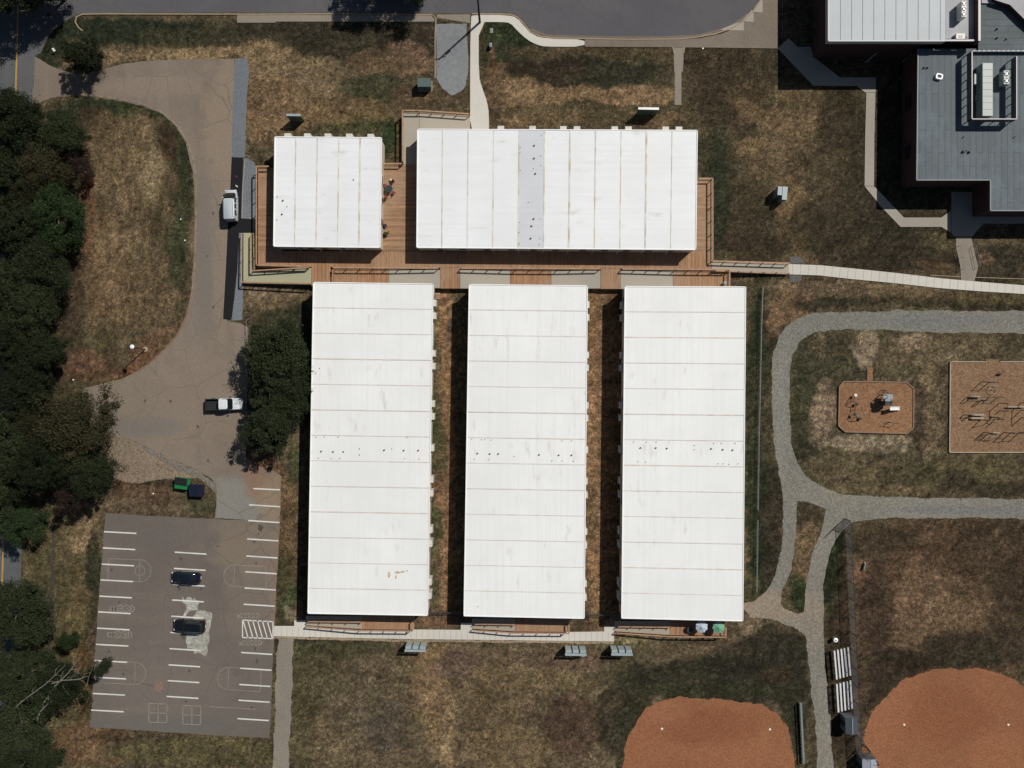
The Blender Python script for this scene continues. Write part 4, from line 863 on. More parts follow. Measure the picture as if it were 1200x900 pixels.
piece(dk, 'deck_boards', [(809, 210), (834, 210), (834, 295.4), (809, 295.4)], D, M['deck_ew'], off)
piece(dk, 'deck_boards', [(365.2, 312.8), (387, 312.9), (387, 335), (365.2, 335)], D, M['deck_ns'], off)
for (x0, xa, xb, x1, flip) in ((391.5, 456, 516, 538, 0), (598, 646, 0, 0, 1), (789, 855, 727, 705, 2)): pass
piece(dk, 'deck_landing', [(391.5, 315.5), (455.8, 316), (455.8, 337), (391.5, 336)], LW, M['deck_ns'], off)
piece(dk, 'ramp', [(456, 316), (515.7, 316.3), (515.7, 337.5), (456, 337)], [LW, D, D, LW], M['ramp_grey'], off)
piece(dk, 'deck_boards', [(516, 313.7), (539, 313.8), (539, 338), (516, 338)], D, M['deck_ns'], off)
piece(dk, 'ramp', [(539.3, 316.5), (597.7, 316.8), (597.7, 338), (539.3, 338)], [D, LW, LW, D], M['ramp_grey'], off)
piece(dk, 'deck_landing', [(598, 316.8), (645.6, 317), (645.6, 338), (598, 338)], LW, M['deck_ns'], off)
piece(dk, 'ramp', [(646, 317), (703.6, 317.3), (703.6, 338), (646, 338)], [LW, D, D, LW], M['ramp_grey'], off)
piece(dk, 'deck_boards', [(704, 314.6), (727, 314.7), (727, 338.5), (704, 338.5)], D, M['deck_ns'], off)
piece(dk, 'ramp', [(727.3, 317.5), (788.6, 317.8), (788.6, 338.5), (727.3, 338.5)], [D, LW, LW, D], M['ramp_grey'], off)
piece(dk, 'deck_landing', [(789, 317.8), (853, 318), (853, 339), (789, 338.5)], LW, M['deck_ns'], off)
piece(dk, 'ramp', [(834.3, 306.5), (924.5, 309), (924.5, 321.5), (834.3, 318)], [D, .11, .11, D], M['ramp_pale'], off)
piece(dk, 'ramp', [(472.5, 131.5), (491.5, 132), (491.5, 192.7), (472.5, 192.7)], D, M['ramp_pale'], off)
piece(dk, 'ramp', [(491.8, 132), (551, 136), (551, 163), (491.8, 163)], [D, .10, .10, D], M['ramp_pale'], off)
piece(dk, 'ramp', [(285, 273), (297, 273), (297, 319), (285, 332)], [.06, .06, .58, .58], M['ramp_green'], off)
piece(dk, 'ramp', [(285.2, 332.2), (297.2, 319.2), (364.8, 314), (364.8, 333.5)], [.58, .58, D, D], M['ramp_green'], off)
railing(dk, [(317, 197), (303, 197), (303, 311.5), (362, 313)], D, off)
railing(dk, [(449.5, 193.8), (471.8, 193.8)], D, off)
railing(dk, [(472.8, 191.5), (472.8, 132), (491.8, 132.2), (550, 136)], [D, D, D, .2], off)
railing(dk, [(391.8, 314.6), (514, 315.2)], D, off); railing(dk, [(391.8, 316.5), (391.8, 333)], LW, off)
railing(dk, [(540.5, 315.3), (702.5, 315.9)], D, off); railing(dk, [(728.5, 316.2), (853.5, 317)], D, off); railing(dk, [(853, 319), (853, 337)], LW, off)
railing(dk, [(817, 211), (833.3, 211), (833.3, 307), (923, 309.5)], [D, D, D, .2], off)
railing(dk, [(835, 317.5), (923, 321)], [D, .2], off, hgt=.35)
railing(dk, [(285.6, 275), (285.6, 331.5), (364, 333)], [.1, .58, D], off, hgt=.95)
railing(dk, [(296.6, 275), (296.6, 318.5), (362.5, 314.3)], [.1, .58, D], off, hgt=.95)
def southdeck(label, x0, xa, xb, yt, yb, yr, ramp_m, slope):
    off = Vector((*P((x0 + xb) / 2, yb).xy, 0)); t = thing('entrance_deck', label, 'deck', off, group='timber entrance decks along the southern sidewalk')
    piece(t, 'ramp', [(x0, yt), (xa - .2, yt), (xa - .2, yb + .8), (x0, yr)], [.1, LW, LW, .1], ramp_m, off)
    piece(t, 'deck_landing', [(xa, yt), (xb, yt), (xb, yb + 1.3), (xa, yb + .8)], LW, M['deck_ns'], off)
    railing(t, [(x0 + 2, yr - .5), (xa, yb + .5), (xb - .8, yb + 1), (xb - .8, yt + 5)], [.15, LW, LW, LW], off, hgt=.95)
    railing(t, [(x0 + 4, yt + 5.3), (xa, yt + 6)], [.2, LW], off, hgt=.5)
    return t
southdeck('timber entrance deck and ramp below the classroom block nearest the parking lot', 358.5, 424.5, 485, 722, 736.3, 733, M['ramp_pale'], 1)
southdeck('timber entrance deck and ramp below the middle classroom block', 553, 603.5, 667, 725, 739, 737, M['ramp_pale'], 1)
southdeck('timber entrance deck carrying the two patio umbrellas', 720, 785, 849.5, 728, 743.3, 740, M['ramp_pale'], 1)

# ------------------------------------------------------------------ school
GH = 7.2; WH = 5.2
off = Vector((*P(1060, 0, GH).xy, 0))
gym = thing('school_gym', 'tall dark brick hall with pale seamed roof at the top right corner', 'building', off)
def ringP(pts, h): 
    v = [P(x, y, h) for x, y in pts]; a = sum((v[i].x * v[(i + 1) % len(v)].y - v[(i + 1) % len(v)].x * v[i].y) for i in range(len(v))); return v if a > 0 else v[::-1]
w = MB(); w.prism(ringP([(971.5, 47), (1149.5, 47), (1149.5, -130), (971.5, -130)], GH - .95), -.02); w.build('wall', M['brick'], gym, off)
r = MB(); r.prism(ringP([(970.3, 48.3), (1108, 48.3), (1108, -132), (970.3, -132)], GH), GH - .94, 0)
for k in range(10):
    x = 985 + k * 13; a, b = P(x, 47.5, GH + .015), P(x + .5, -130, GH + .015)
    r.bar(a, b, .045, .04, 1)
for a, b in (((970.7, 48), (1108, 48)), ((970.7, 48), (970.7, -132))):
    r.bar(P(*a, GH + .03), P(*b, GH + .03), .16, .12, 2)
r.build('roof', [M['gymroof'], flat('gym_roof_seam', (.21, .235, .245), .7), M['coping']], gym, off)
r = MB(); r.prism(ringP([(1108.3, 47.2), (1144, 47.2), (1144, -130), (1108.3, -130)], GH - .6), GH - .94); r.build('lower_roof', M['gymflat'], gym, off)
pr = MB(); pr.prism(ringP([(1146, 48), (1149.6, 48), (1149.6, -130), (1146, -130)], GH + .5), GH - .94, 0); pr.bar(P(1147.8, 48, GH + .52), P(1147.8, -130, GH + .52), .34, .05, 1)
pr.bar(P(1108.5, 47.3, GH - .3), P(1146, 47.3, GH - .3), .2, .6, 0); pr.bar(P(1108.5, 47.3, GH + .02), P(1146, 47.3, GH + .02), .24, .05, 1); pr.build('parapet', [M['brick'], M['coping']], gym, off)
for (x, y) in ((1013.5, 74), (1057, 73)):
    b = MB(); a = P(x, y, 0.0); b.tube([(a.x, a.y, .2), (a.x + 2.3, a.y + 1.9, 3.4)], .05, 6); b.build('brace', M['coping'], gym, off)
b = MB(); b.prism(ringP([(1000, 51.5), (1092, 51.5), (1092, 46), (1000, 46)], 3.6), 3.4); b.build('canopy', M['brick'], gym, off)
for x in (1003, 1030, 1060): 
    b = MB(); p = P(x, 49.5, 5.0); b.box((p.x, P(0, 47, GH - .95).y - .02, 5.4), (1.6, .06, 1.1)); b.build('window', M['glass'], gym, off)
for y in (10, 30):
    b = MB(); b.box((P(971.5, y, GH - .95).x - .02, P(0, y, 3.2).y, 1.2), (.06, 1.1, 2.3)); b.build('door', M['soffit'], gym, off)
off = Vector((*P(1150, 150).xy, 0))
wing = thing('school_wing', 'lower dark brick school wing with grey boarded looking flat roof beside the tall hall', 'building', off)
WP = [(1075.8, 57), (1290, 57), (1290, 247), (1160.3, 247), (1160.3, 211.3), (1074, 211.3)]
w = MB(); w.prism(ringP([(1077, 58), (1289, 58), (1289, 245.8), (1161.5, 245.8), (1161.5, 210), (1075.2, 210)], WH - .3), -.02); w.build('wall', M['brick'], wing, off)
r = MB(); r.prism(ringP(WP, WH), WH - .29, 0)
for a, b in (((1075.8, 57), (1074.2, 211)), ((1074.2, 211), (1160.3, 211)), ((1160.6, 211), (1160.6, 247)), ((1160.6, 246.8), (1290, 246.8))): r.bar(P(*a, WH + .04), P(*b, WH + .04), .14, .1, 1)
r.build('roof', [M['slate'], flat('slate_edge', (.20, .225, .24), .6)], wing, off)
r = MB(); r.prism(ringP([(1146.5, 61), (1290, 61), (1290, -130), (1146.5, -130)], WH + .25), WH + .01, 0); r.build('upper_roof', M['slate2'], wing, off)
r = MB(); r.bar(P(1140, 60.6, WH + .33), P(1290, 60.6, WH + .33), .16, .55, 0)
for k in range(24): p = P(1141.5 + k * 5.7, 59.6, WH + .62); r.box((p.x, p.y, p.z), (.26, .16, .05), 0, 1)
r.build('parapet', [M['coping_dark'], M['coping']], wing, off)
r = MB(); r.prism(ringP([(1163.5, -8), (1166, 0), (1183.5, 5.5), (1200, 22), (1290, 100), (1290, -130), (1150, -130)], WH + 1.2), WH + .26, 0, 1); r.build('pale_roof', [M['gymflat'], M['brick']], wing, off)
for (x0, x1, y) in ((1150.5, 1161, 1.5),): b = MB(); b.prism(ringP([(x0, y - 4), (x1, y - 4), (x1 + 5, y + 2.5), (x0, y + 2)], WH + .5), WH + .26); b.build('roof_curb', M['gymflat'], wing, off)
for y in (121, 178):
    b = MB(); b.box((P(1075.2, y, WH - .3).x - .02, P(0, y, 2).y, 2.0), (.06, 2.1, 1.5)); o = b.build('window', M['glass'], wing, off)
for (x, y, w_) in ((1130, 177, .16), (1137, 177.5, .16), (1133, 176, .1), (1168.3, 34, .1), (1168.3, 44.5, .1), (1084, 78.5, .1), (1088, 78.5, .1), (1179, 46, .08), (1130, 160, .06), (1190, 160, .06)):
    b = MB(); c = P(x, y, WH + .3); z = WH + (.25 if y < 60 else 0); b.lathe((c.x, c.y, z - .02), ((w_ * 1.5, 0), (w_ * 1.5, .1), (w_, .12), (w_, .4)), 8); b.build('roof_vent', M['pipe'], wing, off)
# screen wall round the rooftop plant
SZ = WH + 1.9
def screen(a, b, n):
    A, B = P(*a, SZ), P(*b, SZ); s = MB(); up = Vector((0, 0, 1)); s.bar(A - up * .62, B - up * .62, .07, 1.24, 0); s.bar(A + up * .02, B + up * .02, .13, .06, 1)
    so_ = s.build('screen_panel', [M['screen'], M['coping']], wing, off)
    for k in range(n + 1):
        p = A.lerp(B, k / n); q = MB(); q.bar((p.x, p.y, WH - .02), (p.x, p.y, SZ - .05), .10, .10); q.build('post', M['screen'], so_, off)
screen((1139, 60), (1139, 139.5), 8); screen((1139, 139.5), (1191.5, 139.5), 5); screen((1191.3, 66), (1191.3, 139.5), 7)
# rooftop machines
def plant(name, label, cat, px0, py0, px1, py1, zb, h, m, extra=None, group=None):
    a, b = P(px0, py0, zb + h), P(px1, py1, zb + h); cx, cy = (a.x + b.x) / 2, (a.y + b.y) / 2; W, L = abs(b.x - a.x), abs(a.y - b.y)
    t = thing(name, label, cat, (cx, cy, zb), group=group)
    c = MB(); c.box((0, 0, .1 + (h - .1) / 2), (W, L, h - .1)); c.build('cabinet', m, t, bevel=.02)
    f = MB(); f.box((0, W * 0, .05), (W * .9, L * .94, .1)); f.build('base_frame', M['galvdark'], t)
    if extra: extra(t, W, L, h)
    return t
def long_unit(t, W, L, h):
    for k in range(1, 8):
        s = MB(); s.box((0, -L / 2 + L * k / 8, h + .012), (W, .05, .02)); s.build('panel_seam', M['cabinet2'], t)
    s = MB(); s.box((W / 2 + .1, -L * .08, .8), (.2, 1.0, .9)); s.build('intake_hood', M['hvac'], t); s = MB(); s.box((-W / 2 - .1, -L * .1, .5), (.2, .8, .5)); s.build('service_box', M['hvac'], t)
    s = MB(); s.box((.0, -L / 2 - .15, .5), (.8, .3, .5)); s.build('duct_elbow', M['hvac'], t)
plant('rooftop_air_handler', 'long pale green rooftop air handler inside the screened enclosure', 'air handler', 1151.5, 73.8, 1163.5, 135.8, WH, 1.7, M['hvac'], long_unit)
def fans(n):
    def f(t, W, L, h):
        for k in range(n):
            y = -L / 2 + L * (k + .5) / n; r_ = min(W, L / n) * .36
            s = MB(); s.lathe((0, y, h - .01), ((r_ * 1.12, 0), (r_ * 1.12, .07), (r_, .075), (r_, .02)), 18, 0); g = s.build('fan_guard', M['black'], t)
            q = MB(); q.box((0, y, h + .03), (r_ * 1.8, .09, .02), .8); q.box((0, y, h + .03), (r_ * 1.8, .09, .02), -.8); q.lathe((0, y, h + .02), ((.09, 0), (.09, .05)), 8); q.build('fan_blades', M['galv'], g)
    return f
plant('condenser_unit', 'pale rooftop condenser with two round fans inside the screened enclosure', 'condenser', 1176.3, 82.3, 1183, 98.7, WH, 1.3, M['hvac'], fans(2))
plant('rooftop_plant_box', 'small square pale box left of the long green air handler', 'plant box', 1142, 87, 1150, 98.2, WH, .9, M['hvac'], lambda t, W, L, h: MB().box((0, 0, h + .02), (W * 1.06, L * 1.06, .04)).build('lid', M['hvac'], t))
plant('condenser_unit', 'cream condenser with three dark fans at the top edge on the pale hall roof', 'condenser', 1127, 1, 1132.5, 20, GH - .6, 1.5, M['hvac2'], fans(3))
plant('rooftop_plant_box', 'small cream box on the lower corner of the pale hall roof', 'plant box', 1120.5, 39, 1131, 46, GH - .6, .6, M['hvac2'], lambda t, W, L, h: (MB().box((0, 0, h + .02), (W * .4, L * .4, .05)).build('lid', M['hvac'], t), MB().tube([(W / 2, 0, .4), (W / 2 + .4, 0, .4), (W / 2 + .4, 0, .0)], .05, 6).build('conduit', M['pipe'], t)))
c = P(1101.5, 89, WH + .5); t = thing('roof_skylight', 'small white framed skylight with rounded corners on the grey school roof', 'skylight', (c.x, c.y, WH), R(-12))
s = MB()
def rrect(w, l, r, z, n=4): return [Vector((sx * (w / 2 - r) + r * math.cos(a), sy * (l / 2 - r) + r * math.sin(a), z)) for sx, sy, a0 in ((1, 1, 0), (-1, 1, 90), (-1, -1, 180), (1, -1, 270)) for a in [R(a0 + 90 * k / n) for k in range(n + 1)]]
s.loft([rrect(1.05, .85, .25, 0), rrect(1.05, .85, .25, .4), rrect(.62, .45, .12, .4), rrect(.6, .42, .1, .3)]); s.build('frame', M['trim'], t)
s = MB(); s.loft([rrect(.6, .42, .1, .3), rrect(.3, .2, .05, .36)]); s.build('dome', M['slate2'], t)
# entry steps rails at the school door
for (label, pts) in (('left steel handrail beside the concrete entry path of the school', [(1121.5, 289), (1125, 302), (1126.5, 316)]), ('right steel handrail beside the concrete entry path of the school', [(1140, 288), (1142.5, 300), (1145, 313)])):
    V = [P(*p, .09) for p in pts]; s = MB(); up = Vector((0, 0, .9)); s.tube([v + up for v in V], .03, 6); s.tube([v + up * .5 for v in V], .02, 6)
    for v in V: s.tube([v, v + up], .03, 6)
    tag(s.build('handrail', M['galvdark'], off=V[0]), label, 'handrail')
# ------------------------------------------------------------------ trees
def crown_mesh(seed, rx, ry, h0, h1, nclump, nleaf, ls, gap=.0):
    g = np.random.default_rng(seed); cl = []; hc = (h0 + h1) / 2; hz = (h1 - h0) / 2
    lob = [(g.uniform(0, 6.28), g.uniform(.75, 1.12)) for _ in range(7)]
    while len(cl) < nclump:
        a = g.uniform(0, 6.28); rr_ = g.uniform(.15, 1) ** .6; zz = g.uniform(-1, 1)
        edge = .84 + .12 * math.sin(a * 2 + lob[0][0]) + .12 * math.sin(a * 3 + lob[1][0]) + .10 * math.sin(a * 5 + lob[2][0]) + .07 * math.sin(a * 9 + lob[3][0])
        rad = rr_ * edge * math.sqrt(max(0.05, 1 - (zz * .93) ** 2))
        cl.append((rad * rx * math.cos(a), rad * ry * math.sin(a), hc + zz * hz + g.uniform(-.3, .3)))
    cl = np.array(cl); per = nleaf // nclump; cr = g.uniform(.35, 1.5, nclump) * (rx + ry) / 2 * .155
    d = g.normal(size=(nclump, per, 3)); d /= np.linalg.norm(d, axis=2, keepdims=True); rad = g.uniform(.25, 1, (nclump, per, 1)) ** .5
    rad *= 1 + .7 * (g.random((nclump, per, 1)) > .82) * g.random((nclump, per, 1))
    sp = g.normal(size=(nclump, 3)); sp[:, 2] *= .3; sp /= np.linalg.norm(sp, axis=1, keepdims=True); d = d + sp[:, None, :] * (g.random((nclump, per, 1)) ** 2) * 1.1
    c = (cl[:, None, :] + d * rad * cr[:, None, None] * np.array([1, 1, .75])).reshape(-1, 3)
    n = d.reshape(-1, 3) * .5 + g.normal(size=c.shape) * 1.0; n /= np.linalg.norm(n, axis=1, keepdims=True)
    t = np.cross(n, g.normal(size=c.shape)); t /= np.linalg.norm(t, axis=1, keepdims=True) + 1e-9; b = np.cross(n, t)
    s = (ls * g.uniform(.55, 1.5, len(c)))[:, None]
    q = np.stack([c - t * s, c + b * s * .55, c + t * s, c - b * s * .55], 1).reshape(-1, 3)
    me = bpy.data.meshes.new('crown'); nf = len(c); me.vertices.add(nf * 4); me.vertices.foreach_set('co', q.ravel())
    me.loops.add(nf * 4); me.loops.foreach_set('vertex_index', np.arange(nf * 4, dtype=np.int32)); me.polygons.add(nf)
    me.polygons.foreach_set('loop_start', (np.arange(nf) * 4).astype(np.int32)); me.polygons.foreach_set('loop_total', np.full(nf, 4, np.int32)); me.update()
    return me, cl
def tree_proto(name, seed, rx, ry, h0, h1, nclump, nleaf, ls, leaf, bark, show=0, tr=.28):
    t = thing(name, None, 'tree')
    me, cl = crown_mesh(seed, rx, ry, h0, h1, nclump, nleaf, ls); me.materials.append(leaf)
    c = bpy.data.objects.new('crown', me); C.objects.link(c); c.parent = t
    rnd = random.Random(seed); top = h0 + (h1 - h0) * .55
    mb = MB(); bend = (rnd.uniform(-.3, .3), rnd.uniform(-.3, .3)); trunk = [(0, 0, -.05), (bend[0] * .4, bend[1] * .4, h0 * .6), (bend[0], bend[1], h0 + .5), (bend[0] * 1.3, bend[1] * 1.3, top)]
    mb.tube([(0, 0, -.05), (0, 0, .35)] + trunk[1:], [tr * 1.5, tr * 1.05, tr * .9, tr * .7, tr * .25], 9); mb.build('trunk', bark, t, smooth=True)
    for k in rnd.sample(range(len(cl)), min(9, len(cl))):
        e = Vector(cl[k]); s = Vector(trunk[2]).lerp(Vector(trunk[3]), rnd.uniform(0, .8)); m = s.lerp(e, .5) + Vector((rnd.uniform(-.3, .3), rnd.uniform(-.3, .3), rnd.uniform(-.1, .4)))
        l = MB(); l.tube([s, m, e], [tr * .42, tr * .25, tr * .06], 6); l.build('limb', bark, t, smooth=True)
    for k in range(show):
        a = .72 + (.0, .18, -.5, .3)[k % 4]; L = rx * (2.3, 1.5, 1.0, .8)[k % 4]; z = h1 + .25; sx_ = (-1.25, -.1, .1, -.3)[k % 4] * rx; sy_ = (-.9, -.3, .25, -.85)[k % 4] * ry
        p0 = Vector((sx_, sy_, z - .6)); p3 = p0 + Vector((L * math.cos(a), L * math.sin(a), .3)); m1 = p0.lerp(p3, .35) + Vector((-.12, .15, .25)); m2 = p0.lerp(p3, .7) + Vector((.12, -.12, .25))
        l = MB(); l.tube([p0, m1, m2, p3], [.09, .07, .045, .02], 6)
        for f, sd in ((.5, 1), (.72, -1), (.85, 1)):
            s_ = p0.lerp(p3, f) + Vector((0, 0, .25)); u = a + sd * .6; l.tube([s_, s_ + Vector((.7 * math.cos(u), .7 * math.sin(u), .05)), s_ + Vector((1.25 * math.cos(u - .2), 1.25 * math.sin(u - .2), -.1))], [.03, .02, .01], 5)
        l.build('bare_limb', M['bark_pale'], t, smooth=True)
    return t
PROT = {
 'dark_a': tree_proto('broadleaf_tree', 1, 5.0, 5.0, 3.2, 10.0, 150, 36000, .105, M['leaf'], M['bark']),
 'dark_b': tree_proto('broadleaf_tree', 2, 5.0, 5.6, 3.0, 9.4, 130, 32000, .105, M['leaf'], M['bark']),
 'dark_c': tree_proto('broadleaf_tree', 3, 5.4, 4.6, 2.6, 9.8, 140, 33000, .105, M['leaf'], M['bark']),
 'olive': tree_proto('broadleaf_tree', 4, 5.2, 5.2, 2.8, 9.0, 130, 30000, .10, M['leaf_olive'], M['bark']),
 'bright': tree_proto('broadleaf_tree', 5, 5.0, 5.0, 2.4, 8.0, 100, 34000, .09, M['leaf_bright'], M['bark']),
 'purple': tree_proto('ornamental_tree', 6, 5.0, 5.0, 1.8, 7.2, 80, 18000, .09, M['leaf_purple'], M['bark']),
 'bare': tree_proto('broadleaf_tree', 8, 5.2, 4.6, 2.6, 8.2, 100, 20000, .10, M['leaf'], M['bark'], show=4),
}
TREES = [
 # px, py (crown centre in the picture), radius px, kind, rotation, z scale, label
 (20, 140, 36, 'dark_a', 0, 1.0, 'tall dark tree at the street corner, topmost of the woods on the left'),
 (72, 158, 30, 'dark_b', 40, .8, 'dark tree touching the top edge of the left lawn by the driveway mouth'),
 (52, 198, 34, 'olive', 80, .85, 'thin olive tree with dirt showing between its branches, upper left woods'),
 (88, 195, 17, 'purple', 10, .8, 'small purplish tree standing out onto the upper left lawn'),
 (8, 205, 34, 'dark_c', 120, 1.0, 'dark tree at the left frame edge level with the small square classroom block top'),
 (62, 252, 40, 'bright', 200, 1.1, 'full green tree bulging furthest over the upper left lawn'),
 (15, 268, 38, 'dark_a', 250, 1.0, 'dark tree at the left edge behind the full green lawn tree'),
 (50, 312, 34, 'dark_b', 150, .9, 'shadowy dark tree beside the reddish bare strip of the left lawn'),
 (12, 330, 34, 'dark_c', 20, 1.0, 'dark tree at the frame edge midway down the left lawn'),
 (38, 362, 32, 'dark_a', 300, .9, 'dark tree beside the middle of the left lawn, below the reddish strip'),
 (48, 414, 30, 'dark_b', 70, .9, 'dark tree at the bottom corner of the left lawn near the street lamp'),
 (10, 400, 34, 'dark_a', 180, 1.0, 'dark tree at the frame edge level with the street lamp'),
 (25, 465, 36, 'dark_c', 210, .95, 'dark tree behind the big olive tree of the driveway bend'),
 (88, 500, 46, 'olive', 0, 1.05, 'big olive brown tree hanging over the driveway bend'),
 (52, 545, 36, 'dark_a', 90, 1.0, 'dark tree just below the big olive brown tree'),
 (108, 556, 27, 'dark_b', 330, .85, 'dark tree over the bare dirt left of the green dumpster'),
 (80, 588, 22, 'purple', 120, .9, 'small brownish tree beside the dirt track above the parking lot'),
 (10, 520, 40, 'dark_b', 10, 1.0, 'dark tree at the frame edge level with the dumpsters'),
 (20, 611, 33, 'bright', 50, .8, 'round bright green tree shading the street above its uncovered stretch'),
 (24, 716, 42, 'dark_a', 30, .95, 'dense dark round tree just below the uncovered stretch of street'),
 (78, 752, 12, 'bright', 90, .55, 'little green tree on the dirt track left of the hopscotch marks'),
 (26, 790, 40, 'dark_c', 170, .9, 'dark tree behind the pale limbed tree at lower left'),
 (64, 806, 38, 'bare', 0, .95, 'tree with long pale bare limbs above its leaves at lower left'),
 (116, 783, 11, 'bare', 30, .75, 'small leafy tree reaching over the left edge of the parking lot'),
 (18, 850, 42, 'dark_b', 260, 1.0, 'dark tree in the bottom left corner woods below the pale limbed tree'),
 (2, 150, 30, 'dark_b', 77, .95, 'dark tree at the frame edge beside the topmost tall corner tree'),
 (28, 232, 26, 'olive', 33, .8, 'olive tree hidden among dark crowns left of the full green lawn tree'),
 (30, 288, 24, 'dark_c', 33, .8, 'narrow dark tree just below the full green lawn tree'),
 (-4, 365, 30, 'dark_b', 133, .95, 'dark tree half outside the frame level with the middle of the left lawn'),
 (28, 388, 24, 'olive', 210, .8, 'olive tree between the two lowest dark trees of the left lawn'),
 (34, 440, 28, 'dark_a', 10, .85, 'dark tree between the left lawn corner and the big olive brown tree'),
 (46, 498, 30, 'olive', 100, .85, 'olive tree left of the big olive brown tree over the driveway bend'),
 (-2, 570, 34, 'dark_c', 70, .95, 'dark tree at the frame edge above the round bright green tree'),
 (34, 890, 36, 'dark_a', 75, .9, 'dark tree cut by the bottom left corner of the photo'),
 (324, 420, 44, 'dark_a', 140, .8, 'dark tree between driveway and classroom block, the upper and larger of the pair'),
 (318, 490, 40, 'dark_c', 60, .75, 'dark tree beside the white pickup, the lower and smaller of the pair'),
 (338, 458, 30, 'dark_b', 0, .68, 'dark tree squeezed between the larger tree pair and the classroom block'),
 (100, 64, 23, 'dark_c', 0, .6, 'small dark tree alone on the grass verge at the upper left road corner'),
 (-8, -26, 46, 'dark_b', 0, 1.1, 'tall tree cut by the top left corner, shading the street'),
 (52, -22, 30, 'dark_a', 90, .9, 'tree beyond the top edge casting its shadow at the street corner'),
 (450, -42, 38, 'dark_c', 0, .9, 'tree beyond the top edge casting a broad shadow on the cul de sac road'),
 (490, -30, 28, 'dark_b', 100, .75, 'tree beyond the top edge casting the right part of the road shadow'),
]
used_p = set()
for (px, py, rp, kind, rz, zs, lab) in TREES:
    hm = 6.2 * zs; p = P(px, py, hm); r = rp * S * (H - hm) / H / 4.45; p.z = 0
    pr_ = PROT[kind]
    if kind in used_p: t = copy_tree(pr_)
    else: t = pr_; used_p.add(kind)
    ex = 42.5 - (py - 24) * .0276; bx = 600 + p.x / S; dx_ = max(0, (ex + 1 - bx)) * S if bx > -40 and py > 0 else 0
    t.location = (p.x + dx_, p.y, 0); t.rotation_euler = (Matrix.Rotation(-math.atan2(dx_, hm), 3, 'Y') @ Matrix.Rotation(R(rz), 3, 'Z')).to_euler(); t.scale = (r, r, zs); t['label'] = lab; t['category'] = 'tree'
    if kind != 'purple': t['group'] = 'woods and trees left of the classrooms'

# ------------------------------------------------------------------ vehicles
def supel(hx, hy, n, e, z, cx=0.0):
    out = []
    for k in range(n):
        a = 2 * math.pi * k / n; c, s_ = math.cos(a), math.sin(a)
        out.append(Vector((cx + hx * math.copysign(abs(c) ** e, c), hy * math.copysign(abs(s_) ** e, s_), z)))
    return out
def body_loft(stations, n=7):
    """stations: x, half width, z bottom, z top (shoulder), crown"""
    rings = []
    for x, hw, zb, zt, cr in stations:
        r = min(.12, (zt - zb) * .3)
        rings.append([Vector((x, y, z)) for y, z in ((-hw + .10, zb), (-hw, zb + .12), (-hw, (zb + zt) / 2), (-hw * .98, zt - r), (-hw * .88, zt), (-hw * .4, zt + cr), (hw * .4, zt + cr), (hw * .88, zt), (hw * .98, zt - r), (hw, (zb + zt) / 2), (hw, zb + .12), (hw - .10, zb))])
    return MB().loft(rings)
def wheels(t, xs, y, r=.34, wd=.23):
    for x in xs:
        for s in (-1, 1):
            w = MB(); w.tube([(x, s * y - wd / 2, r), (x, s * y + wd / 2, r)], r, 18); wo = w.build('wheel', M['tyre'], t, smooth=True)
            q = MB(); q.tube([(x, s * (y + wd / 2 - .01), r), (x, s * (y + wd / 2 + .012), r)], r * .6, 14); q.build('rim', M['rim'], wo, smooth=True)
def lamps(t, xf, xr, y, zf, zr):
    for s in (-1, 1):
        MB().box((xf, s * y, zf), (.22, .32, .14), -s * .35).build('headlight', M['lamp_clear'], t); MB().box((xr, s * y, zr), (.12, .26, .18), s * .25).build('taillight', M['lamp_red'], t)
        
